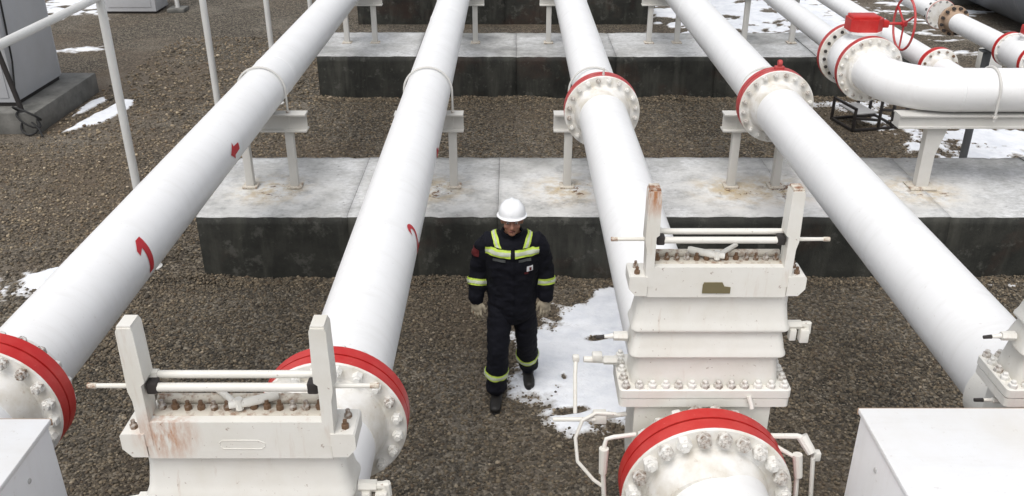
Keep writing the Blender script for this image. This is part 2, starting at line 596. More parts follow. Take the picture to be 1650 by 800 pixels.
SNOW = [
    Snow([(.49, 7.79), (.84, 8.0), (1.2, 8.1), (1.75, 7.7), (1.7, 6.4), (1.5, 5.8), (.87, 5.84), (.47, 5.84), (.25, 6.0), (.0, 6.44), (-.04, 6.97), (.28, 7.3), (.45, 7.5)],
         'trampled snow patch on the gravel right of the worker', soft=.2, amp=1.15, sc=2.4, seed=1, res=.018, hmax=.034, hole=-.22, prints=((.80, 7.17, .15, .12), (.45, 6.55, .1, .02), (.35, 7.60, 2.5, .14), (.48, 6.06, .2, .15))),
    Snow([(-5.6, 8.2), (-5.15, 8.47), (-4.7, 8.55), (-4.5, 8.2), (-4.71, 7.85), (-5.02, 7.82), (-5.5, 7.9)],
         'small snow patch at the left edge beside the outer pipe', soft=.2, amp=1.6, sc=3, seed=2, res=.03, hmax=.03, hole=.25),
    Snow([(-6.79, 12.85), (-6.64, 13.82), (-6.46, 14.65), (-6.24, 14.6), (-6.15, 14.14), (-6.35, 13.36)],
         'long narrow snow sliver right of the grey cabinet', soft=.09, amp=.35, sc=3, seed=3, hmax=.05),
    Snow([(-6.95, 13.62), (-7.0, 14.48), (-6.86, 14.85), (-6.72, 14.6), (-6.78, 13.98)],
         'short snow sliver close against the cabinet base', soft=.08, amp=.4, sc=3, seed=4, hmax=.05),
    Snow([(4.75, 8.28), (4.8, 8.22), (5.05, 8.14), (5.4, 8.06), (5.6, 8.12), (5.5, 8.3), (4.9, 8.32)],
         'thin snow remnants in front of the near plinth at right', soft=.13, amp=1.3, sc=4.5, seed=5, res=.02, hmax=.02, hole=.25),
    Snow([(5.7, 13.4), (10.5, 13.6), (10.5, 10.2), (6.4, 10.1), (5.75, 10.6), (6.0, 12.4)],
         'wide patchy snow between the plinths at right', soft=.5, amp=2.4, sc=1.8, seed=6, res=.04, hmax=.035, hole=.35),
    Snow([(4.4, 14.6), (7.0, 14.6), (6.6, 14.2), (5.7, 13.95), (4.6, 14.2)],
         'snow strip along the foot of the middle plinth', soft=.2, amp=1.2, sc=2.5, seed=7, res=.035, hmax=.025, hole=.2),
    Snow([(3.3, 16.45), (7.2, 16.45), (7.6, 19), (8.5, 24), (9, 40), (3.2, 40), (3.3, 22)],
         'broad snow field behind the middle plinth', soft=.5, amp=2.6, sc=1.9, seed=8, res=.075, hmax=.05, hole=.25),
    Snow([(6.8, 14.2), (10.5, 14.5), (15, 20), (14, 27), (9, 27), (7.4, 18)],
         'streaky thin snow on brown soil at the far right', soft=.6, amp=2.2, sc=2.2, seed=9, res=.07, hmax=.035, hole=1.75, sx=.45),
    Snow([(-12, 20.6), (-9.5, 20.8), (-9.4, 23.5), (-12, 24)],
         'scattered snow remnants behind the grey cabinet', soft=.5, amp=2.0, sc=1.7, seed=10, res=.08, hmax=.04, hole=.6),
    Snow([(-9.4, 17.5), (-8.1, 17.7), (-8.1, 18.4), (-9.4, 18.2)],
         'little snow streaks on soil beyond the cabinet', soft=.2, amp=1.4, sc=2.2, seed=11, res=.04, hmax=.03, hole=1.0),
]


def snow_h(x, y):
    return max(s.h(x, y) for s in SNOW)


# ------------------------------------------------------------------ loose gravel stones lying on the yard
def gravel():
    phi = (1 + 5 ** .5) / 2
    ico = np.array([(-1, phi, 0), (1, phi, 0), (-1, -phi, 0), (1, -phi, 0), (0, -1, phi), (0, 1, phi), (0, -1, -phi), (0, 1, -phi), (phi, 0, -1), (phi, 0, 1), (-phi, 0, -1), (-phi, 0, 1)], float)
    ico /= np.linalg.norm(ico[0])
    fc = np.array([(0, 11, 5), (0, 5, 1), (0, 1, 7), (0, 7, 10), (0, 10, 11), (1, 5, 9), (5, 11, 4), (11, 10, 2), (10, 7, 6), (7, 1, 8), (3, 9, 4), (3, 4, 2), (3, 2, 6), (3, 6, 8), (3, 8, 9), (4, 9, 5), (2, 4, 11), (6, 2, 10), (8, 6, 7), (9, 8, 1)])
    pts = []
    for (x0, x1, y0, y1, dens, size) in ((-4.6, 4.6, 4.6, 8.36, 1500, .0115), (-8.2, -3.2, 6.5, 12.5, 560, .0145), (-3.2, 7.0, 10.0, 14.7, 560, .0145), (-7, -3.2, 12.5, 19, 200, .02), (4.6, 6.2, 6.5, 8.3, 1000, .0125)):
        n = int((x1 - x0) * (y1 - y0) * dens)
        p = np.stack([rng.uniform(x0, x1, n), rng.uniform(y0, y1, n), rng.lognormal(0, .26, n) * size], 1)
        pts.append(p)
    p = np.concatenate(pts)
    # only what a camera near the photograph's could see
    p = p[np.abs(p[:, 0]) < (p[:, 1] * .896 + 2.0) * .5645 + .9]
    ok = np.ones(len(p), bool)
    for (a, b, c, d) in PLINTHS:
        ok &= ~((p[:, 1] > a - .01) & (p[:, 1] < b + .01) & (p[:, 0] > c - .01) & (p[:, 0] < d))
    p = p[ok]
    bk = []
    for (a, b, c, d) in PLINTHS[:2]:
        n = int((d - c) * 900)
        off = np.abs(rng.normal(0, .07, n))
        x_ = rng.uniform(c - .1, min(d, 6.6), n)
        bk.append(np.stack([x_, a - .006 - off, np.full(n, .0135 if a < 9 else .017) * rng.lognormal(0, .25, n)], 1))
    p = np.concatenate([p] + bk)
    hs_ = np.array([snow_h(x, y) for x, y in p[:, :2]])
    p = p[(hs_ < .013 + rng.uniform(-.006, .009, len(p)))]
    n = len(p)
    sc = p[:, 2][:, None] * rng.uniform(.65, 1.25, (n, 3))
    sc[:, 2] *= .62
    vv = ico[None] * sc[:, None, :] * rng.uniform(.78, 1.18, (n, 12, 1))
    a = rng.uniform(0, 2 * PI, n)
    ca, sa = np.cos(a)[:, None], np.sin(a)[:, None]
    x = vv[:, :, 0] * ca - vv[:, :, 1] * sa + p[:, 0][:, None]
    y = vv[:, :, 0] * sa + vv[:, :, 1] * ca + p[:, 1][:, None]
    lift = np.zeros(n)
    for (a, b, c, d) in PLINTHS[:2]:
        dd = a - p[:, 1]
        crest = .03 + .03 * np.sin(p[:, 0] * 2.1 + a) + .02 * np.sin(p[:, 0] * 5.3)
        lift += np.where((dd > 0) & (dd < .16), np.maximum(crest, 0) * (1 - dd / .16) * rng.uniform(.2, 1, n), 0)
    z = vv[:, :, 2] + (sc[:, 2] * rng.uniform(.1, .9, n) + lift)[:, None]
    co = np.stack([x, y, z], 2).reshape(-1, 3)
    tri = (fc[None] + (np.arange(n) * 12)[:, None, None]).reshape(-1, 3)
    me = bpy.data.meshes.new('gravel')
    me.vertices.add(len(co))
    me.vertices.foreach_set('co', co.astype(np.float32).ravel())
    nt = len(tri)
    me.loops.add(nt * 3)
    me.loops.foreach_set('vertex_index', tri.astype(np.int32).ravel())
    me.polygons.add(nt)
    me.polygons.foreach_set('loop_start', (np.arange(nt) * 3).astype(np.int32))
    me.update(calc_edges=True)
    pal = np.array([(.040, .033, .024), (.075, .063, .045), (.115, .097, .070), (.15, .122, .085), (.20, .168, .12), (.25, .215, .16), (.105, .076, .048), (.33, .29, .23), (.062, .058, .048)]) * np.array([.98, .92, .83])
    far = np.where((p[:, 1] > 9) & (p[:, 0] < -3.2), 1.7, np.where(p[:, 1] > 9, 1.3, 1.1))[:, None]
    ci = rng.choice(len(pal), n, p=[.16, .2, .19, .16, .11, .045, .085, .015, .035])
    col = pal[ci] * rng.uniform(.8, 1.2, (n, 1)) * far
    col = np.concatenate([col, np.ones((n, 1))], 1)
    att = me.color_attributes.new('tint', 'FLOAT_COLOR', 'POINT')
    att.data.foreach_set('color', np.repeat(col, 12, axis=0).astype(np.float32).ravel())
    me.materials.append(M['pebble'])
    tag(obj('gravel', me), 'loose brown and grey gravel stones covering the yard', 'gravel', None, 'stuff')


gravel()


# ------------------------------------------------------------------ concrete plinths
def plinth(y0, y1, x0, x1, label, seg=1.62):
    t = thing('concrete_plinth', label, 'plinth', ((x0 + x1) / 2, y0, 0), 'concrete plinths under the pipes')
    cx = (x0 + x1) / 2
    n = max(1, round((x1 - x0) / seg))
    w = (x1 - x0) / n
    for i in range(n):
        a, b = x0 + i * w - cx, x0 + (i + 1) * w - cx
        g = G()
        # grid-based block so that edges are chipped and uneven
        nx, ny, nz = 18, 16, 8
        dy = random.uniform(-.008, .008)
        dz = random.uniform(-.006, .006)
        gap = .0012

        def P(u, v, k):
            x, y, z = a + gap + (b - a - 2 * gap) * u, (y1 - y0) * v + dy, -.05 + (PLH + .05 + dz) * k
            e = (u in (0, 1)) * .0 + (v in (0, 1)) + (k in (0, 1))
            q = Vector((x * 6 + cx * 6, y * 6 + y0, z * 6))
            j = noise.noise(q) * .006 + noise.noise(q * 4.1) * .004
            if e >= 2:
                c = abs(noise.noise(q * 2.7)) * .016 + .004
                if v == 0: y += c
                if v == 1: y -= c
                if k == 1: z -= c
            return (x, y + (j if v == 0 else 0), z + (j * .7 if k == 1 else 0))
        def grid(fn, nu, nv, mi):
            vs = [fn(i_ / nu, j_ / nv) for j_ in range(nv + 1) for i_ in range(nu + 1)]
            fs = [(j_ * (nu + 1) + i_, j_ * (nu + 1) + i_ + 1, (j_ + 1) * (nu + 1) + i_ + 1, (j_ + 1) * (nu + 1) + i_) for j_ in range(nv) for i_ in range(nu)]
            g.add(vs, fs, mi)
        grid(lambda u, v: P(u, v, 1), nx, ny, 0)
        grid(lambda u, k: P(u, 0, k), nx, nz, 1)
        grid(lambda u, k: P(u, 1, k), nx, nz, 1)
        grid(lambda v, k: P(0, v, k), ny, nz, 1)
        grid(lambda v, k: P(1, v, k), ny, nz, 1)
        me = g.mesh('slab', ['conc_top', 'conc_side'])
        bm = bmesh.new()
        bm.from_mesh(me)
        bmesh.ops.remove_doubles(bm, verts=bm.verts[:], dist=.0005)
        bmesh.ops.recalc_face_normals(bm, faces=bm.faces[:])
        bm.to_mesh(me)
        bm.free()
        obj('slab', me, t)


plinth(*PLINTHS[0], 'long pale-topped concrete plinth right behind the worker')
plinth(*PLINTHS[1], 'middle dark-sided concrete plinth crossing behind the first one')
plinth(*PLINTHS[2], 'farthest dark concrete plinth at the top edge of the picture')


# ------------------------------------------------------------------ flanges
def bolt_mesh(name, rn, length, mat, nut=.03):
    g = G()
    h = length / 2
    e = [(rn * .55, h + nut + .014), (rn * .6, h + nut + .008), (rn * .6, h + nut), (rn * .92, h + nut - .001), (rn, h + nut - .006), (rn, h - .002), (rn * .6, h - .003)]
    g.lathe([(r_, -y_) for r_, y_ in e] + e[::-1], (0, 0, 0), (0, 1, 0), 6)
    return g.mesh(name, mat, 30)


BOLTS = {}


def flange(parent, y, r=.362, th=.15, nb=20, pr=PR, red='red', bolt='bolt_white', rn=.026, face='flange_face', hub=.16, x=0.0, z=PZ, lug=False, axis_gap=.012, front_only=False):
    """a bolted flange pair round the Y axis"""
    h = th / 2
    g = G()
    prof = [(pr + .002, -h - hub, 0), (pr * 1.1, -h - .05, 0), (pr * 1.16, -h - .006, 0), (pr * 1.2, -h, 0), (r - .008, -h, 0), (r, -h + .007, 1), (r, -axis_gap / 2, 1), (r - .02, -axis_gap / 2, 1), (r - .02, axis_gap / 2, 1), (r, axis_gap / 2, 1), (r, h - .007, 0), (r - .008, h, 0), (pr * 1.2, h, 0), (pr * 1.1, h + .05, 0), (pr + .002, h + hub, 0)]
    g.lathe(prof, (0, 0, 0), (0, 1, 0), 64)
    fo = g.build('flange', [face, red], parent, (x, y, z), 28)
    rb = pr * 1.2 + (r - pr * 1.2) * .52
    key = (round(rn, 4), round(th, 3), bolt)
    if key not in BOLTS:
        BOLTS[key] = bolt_mesh('bolt', rn, th, bolt, rn * 1.15)
    for k in range(nb):
        a = 2 * PI * (k + .5) / nb
        b = obj('bolt', BOLTS[key], fo, (rb * math.cos(a), 0, rb * math.sin(a)), (0, random.uniform(0, 1), 0))
    if lug:
        gl = G()
        gl.cyl((0, 0, r - .01), (0, 0, r + .05), .018, .016, 10)
        gl.lathe([(.01, -.02), (.03, -.018), (.034, 0), (.03, .018), (.01, .02)], (0, 0, r + .055), (1, 0, 0), 12)
        gl.box((0, 0, r + .012), (.09, .05, .03), .006)
        gl.build('lifting_lug', red, fo)
    return fo


# ------------------------------------------------------------------ four large pipelines
def wrap(poly_tris, parent, name, phi0, y0, r, mat):
    """wrap a flat 2-D mesh on to the +X side of a pipe along Y: u along +Y, v round the pipe"""
    bm = bmesh.new()
    bm.from_mesh(poly_tris)
    bmesh.ops.triangulate(bm, faces=bm.faces[:])
    for _ in range(3):
        long = [e for e in bm.edges if e.calc_length() > .02]
        if long:
            bmesh.ops.subdivide_edges(bm, edges=long, cuts=1)
            bmesh.ops.triangulate(bm, faces=bm.faces[:])
    for p in bm.verts:
        u, w = p.co.x, p.co.y
        a = R(phi0) + w / r
        p.co = Vector((r * math.cos(a), y0 + u, PZ + r * math.sin(a)))
    me = bpy.data.meshes.new(name)
    bm.to_mesh(me)
    bm.free()
    me.materials.append(M[mat])
    return obj(name, me, parent)


def flat(poly):
    me = bpy.data.meshes.new('tmp')
    me.from_pydata([(a, b, 0) for a, b in poly], [], [tuple(range(len(poly)))])
    return me


def glyph(ch, size):
    cu = bpy.data.curves.new('tmp', 'FONT')
    cu.body = ch
    cu.size = size
    cu.offset = size * .012
    o = bpy.data.objects.new('tmp', cu)
    C.objects.link(o)
    dg = bpy.context.evaluated_depsgraph_get()
    me = bpy.data.meshes.new_from_object(o.evaluated_get(dg))
    xs = [p.co.x for p in me.vertices]
    ys = [p.co.y for p in me.vertices]
    for p in me.vertices:
        p.co.x -= (min(xs) + max(xs)) / 2
        p.co.y -= (min(ys) + max(ys)) / 2
    bpy.data.objects.remove(o)
    return me


def pipe_run(parent, y0, y1, r=PR, mat='pipe_white', welds=(), x=0.0, z=PZ, n=64):
    g = G()
    g.lathe([(r, y0), (r, y1)], (x, 0, z), (0, 1, 0), n)
    o = g.build('pipe', mat, parent)
    for w in welds:
        gw = G()
        gw.lathe([(r - .002, w - .014), (r + .0025, w - .008), (r + .004, w), (r + .0025, w + .008), (r - .002, w + .014)], (x, 0, z), (0, 1, 0), n)
        gw.build('weld_seam', mat, o)
    return o


ARROW = [(-.095, 0), (-.01, .055), (-.01, .028), (.085, .022), (.085, -.022), (-.01, -.028), (-.01, -.055)]
p1 = thing('pipeline', 'leftmost big white pipe marked with a red numeral 1', 'pipe', (PX[0], 0, 0), 'four large white pipelines')
pipe_run(p1, -.5, 3.66, welds=[])
pipe_run(p1, 3.82, 42, welds=[9.65, 17])
flange(p1, 3.74, r=.362, th=.16, rn=.03)
ONE = [(.022, -.115), (.022, .115), (-.012, .115), (-.05, .07), (-.05, .035), (-.014, .06), (-.014, -.115)]
wrap(flat([(a * 1.9, b * 1.1) for a, b in ONE]), p1, 'painted_number', 13, 5.27, PR + .0035, 'red_mark')
wrap(flat([(a * 1.35, b * 1.35) for a, b in ARROW]), p1, 'painted_arrow', 6, 7.30, PR + .0035, 'red_mark')

p2 = thing('pipeline', 'big white pipe left of the worker marked with a red numeral 2', 'pipe', (PX[1], 0, 0), 'four large white pipelines')
pipe_run(p2, -.5, 2.0)
pipe_run(p2, 2.5, 3.55)
pipe_run(p2, 3.69, 42, welds=[12.2])
flange(p2, 3.62, r=.36, th=.15, rn=.027)
wrap(glyph('2', .29), p2, 'painted_number', 18, 5.5, PR + .0035, 'red_mark')
wrap(flat(ARROW), p2, 'painted_arrow', 0, 7.30, PR + .0035, 'red_mark')

p3 = thing('pipeline', 'big white pipe right of the worker with a faded red flange', 'pipe', (PX[2], 0, 0), 'four large white pipelines')
pipe_run(p3, -.5, 3.02)
pipe_run(p3, 3.52, 8.4, welds=[])
pipe_run(p3, 8.55, 42, welds=[14, 19])
flange(p3, 8.47, r=.362, th=.16, red='red_faded', bolt='bolt_worn', rn=.024)
gl = G()
gl.cyl((0, 8.42, PZ + .35), (0, 8.42, PZ + .43), .012, .01, 8)
gl.build('flange_pin', 'steel_white', p3)

p4 = thing('pipeline', 'rightmost big white pipe with a red lifting lug on its flange', 'pipe', (PX[3], 0, 0), 'four large white pipelines')
pipe_run(p4, -.5, 3.02)
pipe_run(p4, 3.52, 8.57)
pipe_run(p4, 8.73, 42, welds=[13, 20])
flange(p4, 8.65, r=.362, th=.16, red='red_faded', bolt='bolt_worn', rn=.024, lug=True)


# ------------------------------------------------------------------ pipe supports
def ibeam(g, x0, x1, y, z0, h=.19, w=.15, tf=.016, tw=.012):
    a = w / 2
    poly = [(y - a, z0), (y + a, z0), (y + a, z0 + tf), (y + tw / 2, z0 + tf), (y + tw / 2, z0 + h - tf), (y + a, z0 + h - tf), (y + a, z0 + h), (y - a, z0 + h), (y - a, z0 + h - tf), (y - tw / 2, z0 + h - tf), (y - tw / 2, z0 + tf), (y - a, z0 + tf)]
    return g.prism(poly, x0, x1, 'yz')


def support(px, y, label, half=.42, leg=.24, r=PR, base=PLH, gasket=True, uy=0.0, pz=PZ):
    t = thing('pipe_support', label, 'pipe support', (px, y, base), 'steel pipe supports on the plinths')
    zt = pz - r - base
    h = .19
    g = G()
    ibeam(g, -half, half, 0, zt - h - .004, h)
    g.build('beam', 'steel_white', t)
    for s in ((-1, 1) if leg else (0,)):
        g = G()
        g.box((s * leg, 0, (zt - h) / 2 + .004), (.085, .085, zt - h - .012), .008)
        lg = g.build('leg', 'steel_white', t)
        g = G()
        g.box((s * leg, 0, .012), (.16, .16, .02), .004)
        g.build('base_plate', 'worn_plate', lg)
    ub = []
    rr = r + .018
    for s in (-1,):
        ub += [(-rr, uy, zt - h - .03), (-rr, uy, zt + r)]
    for k in range(1, 20):
        a = PI - PI * k / 20
        ub.append((rr * math.cos(a), uy, zt + r + rr * math.sin(a)))
    ub += [(rr, uy, zt + r), (rr, uy, zt - h - .03)]
    g = G()
    g.tube(ub, .011, 8)
    u = g.build('pipe_clamp', 'steel_white', t)
    for s in (-1, 1):
        g = G()
        g.lathe([(.022, 0), (.022, .02)], (s * rr, uy, zt + .001), (0, 0, 1), 6)
        g.build('nut', 'bolt_worn', u)
    return t


NM = ['leftmost big pipe', 'pipe marked 2', 'pipe right of the worker', 'rightmost big pipe']
for i in range(4):
    support(PX[i] + (0, 0, -.03, .02)[i], 9.12, 'white steel support under the %s on the near plinth' % NM[i], half=(.44, .36, .40, .40)[i])
    support(PX[i], 15.55, 'white steel support under the %s on the middle plinth' % NM[i], half=.40)


# ------------------------------------------------------------------ gate valves
def gate_valve(label, px, y, mat, plate=True, fittings=True):
    t = thing('gate_valve', label, 'valve', (px, y, 0), 'cream gate valves on the big pipes')
    g = G()
    poly = [(-.30, 2.105), (-.30, 1.74)] + [(.30 * math.cos(a), 1.72 + .30 * math.sin(a)) for a in [PI + PI * k / 16 for k in range(1, 16)]] + [(.30, 1.74), (.30, 2.105)]
    g.prism(poly, -.12, .12)
    g.lathe([(.26, -.25), (.27, -.2), (.275, -.1), (.25, .10), (PR - .004, .125), (PR - .004, .42)], (0, 0, PZ), (0, 1, 0), 48)
    g.build('body', mat, t)
    flange(t, -.285, r=.368, th=.15, nb=24, pr=PR, bolt='bolt_worn', rn=.033, hub=.14)
    g = G()
    g.rloft([(2.102, .36, .135, .02), (2.104, .372, .142, .02), (2.143, .372, .142, .02), (2.145, .366, .137, .02), (2.151, .366, .137, .02), (2.153, .375, .145, .02), (2.19, .375, .145, .02), (2.195, .370, .140, .02)], 3)
    bf = g.build('bonnet_flange', mat, t)
    bm_ = G()
    bm_.lathe([(.02, 0), (.02, .016), (.017, .02), (.012, .021), (.012, .032), (.009, .035)], (0, 0, 0), (0, 0, 1), 6)
    bmesh_ = bm_.mesh('bolt', 'bolt_worn', 30)
    for k in range(13):
        for yy in (-.122, .122):
            obj('bolt', bmesh_, bf, (-.345 + .69 * k / 12, yy, 2.194), (0, 0, random.uniform(0, 1)))
    for k in range(3):
        for xx in (-.35, .35):
            obj('bolt', bmesh_, bf, (xx, -.06 + .06 * k, 2.194), (0, 0, random.uniform(0, 1)))
    g = G()
    def lvl(z, o, cr=.035):
        # the bonnet leans to the front: its back draws in towards the top
        k = (z - 2.19) / .47
        fr, bk = -.106 - o, .10 - .09 * k + o * .6
        return (z, .318 + o, (bk - fr) / 2, cr, 0, (bk + fr) / 2)
    lv = [lvl(2.19, .003), lvl(2.25, .0), lvl(2.325, -.006), lvl(2.338, -.004), lvl(2.344, .012), lvl(2.347, .0165), lvl(2.351, .019), lvl(2.360, .0185), lvl(2.378, .011), lvl(2.40, .008), lvl(2.43, .002), lvl(2.458, -.005), lvl(2.466, -.003), lvl(2.472, .012), lvl(2.475, .0165), lvl(2.479, .019), lvl(2.489, .0185), lvl(2.508, .011), lvl(2.535, .007), lvl(2.59, .0), lvl(2.66, -.002)]
    g.rloft(lv, 6)
    g.build('bonnet', mat, t)
    # narrow top casting: front face, ears with bolts, bolt row and packing bar behind it
    g = G()
    g.prism([(-.285, 2.652), (.285, 2.652), (.285, 2.785), (.28, 2.79), (-.28, 2.79), (-.285, 2.785)], -.134, -.012)
    tp = g.build('top_plate', mat, t)
    for s_ in (-1, 1):
        g = G()
        g.prism([(s_ * a_, b_) for a_, b_ in [(.287, 2.66), (.335, 2.66), (.362, 2.692), (.362, 2.742), (.356, 2.748), (.287, 2.748)]], -.139, -.01)
        g.build('ear', mat, tp)
    g = G()
    g.cyl((-.268, -.028, 2.803), (.268, -.028, 2.803), .017, n=12)
    g.build('packing_bar', 'worn_plate', tp)
    g = G()
    g.box((0, -.075, 2.7915), (.535, .05, .004), .001)
    g.build('gasket_strip', 'worn_plate', tp)
    bq = G()
    bq.lathe([(.0125, 0), (.0125, .014), (.009, .016), (.007, .017), (.007, .03)], (0, 0, 0), (0, 0, 1), 6)
    bqm = bq.mesh('bolt', 'bolt_rust', 30)
    for k in range(13):
        obj('bolt', bqm, tp, (-.245 + .49 * k / 12, -.068 + random.uniform(-.003, .003), 2.7935), (0, 0, random.uniform(0, 1)))
    for xx in (-.328, .328):
        for yy in (-.105, -.05):
            obj('bolt', bqm, tp, (xx, yy, 2.7475), (0, 0, random.uniform(0, 1)))
    # yoke arms
    for s in (-1, 1):
        pol = [(.264, 2.7905), (.264, 2.70), (.297, 2.70), (.300, 2.87), (.308, 2.905), (.305, 3.115), (.300, 3.124), (.260, 3.124), (.255, 3.115), (.252, 2.935), (.264, 2.925)]
        g = G()
        g.prism([(s * a, b) for a, b in pol], -.1365 + .001, -.062)
        ya = g.build('yoke_arm', mat, t)
        g = G()
        g.prism([(s * a, b) for a, b in [(.258, 3.122), (.302, 3.122), (.300, 3.131), (.260, 3.131)]], -.132, -.066)
        g.build('arm_cap', 'rusty_paint' if plate else mat, ya)
        g = G()
        g.box((s * .243, -.10, 2.902), (.034, .04, .040), .006)
        g.build('stop_block', 'black', ya)
    g = G()
    g.cyl((-.262, -.068, 2.922), (.262, -.068, 2.922), .0125, n=12)
    g.cyl((-.262, -.068, 2.922), (-.235, -.068, 2.922), .017, n=8)
    g.build('guide_rod', mat, t)
    g = G()
    g.cyl((-.228, -.105, 2.900), (.228, -.105, 2.900), .0138, n=12)
    r2 = g.build('guide_rod', mat, t)
    for s in (-1, 1):
        g = G()
        g.cyl((s * .30, -.10, 2.902), (s * .43, -.10, 2.902), .0085, .0075, 10)
        sp = g.build('spindle_end', mat, r2)
        g = G()
        g.cyl((s * .415, -.10, 2.902), (s * .442, -.10, 2.902), .0092, n=10)
        g.build('spindle_tip', 'rusty_paint', r2)
    # small lever lying on the bolt row
    f_ = 1 if plate else -1
    g = G()
    g.tube([(f_ * .03, -.085, 2.818), (-f_ * .03, -.07, 2.82), (-f_ * .105, -.045, 2.826), (-f_ * .115, -.042, 2.826)], [(.010, .012), (.012, .016), (.011, .016), (.009, .013)], 10)
    g.cyl((0, -.078, 2.80), (0, -.078, 2.838), .013, n=8)
    g.tube([(f_ * .01, -.08, 2.822), (f_ * .04, -.055, 2.828), (f_ * .09, -.015, 2.836)], [.009, .0105, .0095], 10)
    g.build('lever', mat, t)
    if plate:
        g = G()
        g.prism([(-.06, 2.672), (.055, 2.672), (.055, 2.70), (.03, 2.703), (.02, 2.722), (-.055, 2.722), (-.06, 2.71)], -.1385, -.133)
        g.build('name_plate', 'brass', t)
    else:
        g = G()
        o_ = [(-.05, 2.69), (.07, 2.69), (.08, 2.70), (.08, 2.712), (.06, 2.722), (-.05, 2.722), (-.06, 2.712), (-.06, 2.70)]
        g.tube([(a, -.1345, b) for a, b in o_], .0014, 6, closed=True)
        g.build('cast_outline', mat, t)
    # bleed fittings
    def fitting(parts, name='fitting', m=mat):
        g = G()
        for p in parts:
            if p[0] == 'c':
                g.cyl(*p[1:])
            elif p[0] == 't':
                g.tube(p[1], p[2], 10)
            else:
                g.box(p[1], p[2], .006)
        return g.build(name, m, t)
    fitting([('c', (-.34, -.03, 2.40), (-.40, -.03, 2.40), .022, .02, 6), ('c', (-.40, -.03, 2.40), (-.45, -.03, 2.395), .012, .007, 10)], 'bleed_plug')
    fitting([('c', (-.44, -.03, 2.396), (-.475, -.03, 2.393), .0095, .008, 8)], 'plug_tip', 'black')
    fitting([('c', (.34, -.05, 2.47), (.40, -.05, 2.47), .02, .02, 6), ('c', (.385, -.05, 2.47), (.44, -.05, 2.472), .014, .014, 10), ('b', (.365, -.06, 2.43), (.03, .035, .055)), ('b', (.415, -.06, 2.425), (.04, .04, .065)), ('c', (.43, -.05, 2.48), (.43, -.05, 2.43), .016, .018, 8)], 'bleed_valve')
    if fittings:
        fitting([('t', [(-.30, -.2, 2.00), (-.40, -.22, 2.00), (-.43, -.22, 1.99), (-.44, -.23, 1.95), (-.44, -.24, 1.84)], .010), ('c', (-.44, -.235, 1.95), (-.44, -.24, 1.82), .022, .018, 10), ('t', [(-.44, -.24, 1.84), (-.43, -.25, 1.7), (-.42, -.26, 1.4), (-.42, -.26, .02)], .011)], 'drain_line')
        fitting([('t', [(-.33, -.08, 2.02), (-.42, -.1, 2.02)], .011), ('b', (-.45, -.1, 2.02), (.06, .05, .05)), ('t', [(-.38, -.12, 2.05), (-.47, -.12, 2.055), (-.53, -.14, 2.03), (-.56, -.16, 1.95), (-.55, -.2, 1.85), (-.48, -.24, 1.78), (-.43, -.245, 1.74)], .0085), ('c', (-.47, -.12, 2.02), (-.66, -.12, 2.02), .010, .010, 10), ('t', [(-.56, -.1, 2.04), (-.56, -.02, 2.19), (-.555, .03, 2.24)], .009), ('b', (-.555, .03, 2.245), (.03, .03, .03))], 'vent_tubing')
        fitting([('c', (-.37, .03, 2.235), (-.43, .03, 2.235), .02, .02, 6), ('c', (-.43, .03, 2.235), (-.52, .03, 2.24), .015, .015, 10), ('b', (-.46, .03, 2.255), (.045, .04, .035))], 'needle_valve')
        fitting([('t', [(.28, -.2, 1.99), (.41, -.2, 1.99), (.45, -.21, 1.98)], .013), ('c', (.43, -.2, 1.99), (.47, -.24, 1.93), .026, .022, 10), ('b', (.5, -.22, 1.90), (.035, .035, .045)), ('t', [(.48, -.24, 1.9), (.5, -.27, 1.6), (.5, -.28, .02)], .010)], 'drain_line')
        fitting([('t', [(.30, -.24, 1.97), (.40, -.28, 1.93), (.42, -.3, 1.6), (.42, -.3, .02)], .011), ('c', (.395, -.275, 1.95), (.41, -.29, 1.84), .022, .018, 10)], 'vent_tubing')
        fitting([('t', [(.19, -.15, 2.165), (.2, -.165, 2.13), (.203, -.17, 2.115)], .010)], 'grease_nipple')
    if not plate or not fittings:
        for zz, xx, yy in ((2.06, -.33, -.03), (2.02, -.32, -.075)):
            fitting([('c', (xx + .03, yy, zz), (xx - .03, yy, zz), .017, .015, 6), ('c', (xx - .03, yy, zz), (xx - .075, yy, zz), .008, .008, 8)], 'bleed_plug')
            fitting([('c', (xx - .07, yy, zz), (xx - .11, yy, zz), .0095, .0085, 8)], 'plug_tip', 'black')
    # pedestal so that the valve stands on the yard
    g = G()
    g.box((0, 0, .7), (.34, .2, 1.38), .01)
    g.box((0, 0, .015), (.6, .45, .03), .005)
    g.build('pedestal', 'steel_white', t)
    return t


v1 = gate_valve('cream gate valve with rust stain in the left foreground', -.845, 2.38, 'valve_cream_stained', plate=False, fittings=False)
v2 = gate_valve('tall ribbed gate valve with brass plate right of the worker', .842, 3.40, 'valve_cream_post')
v3 = gate_valve('gate valve cut off by the right edge behind the white enclosure', PX[3] - .06, 3.40, 'valve_cream', fittings=False)


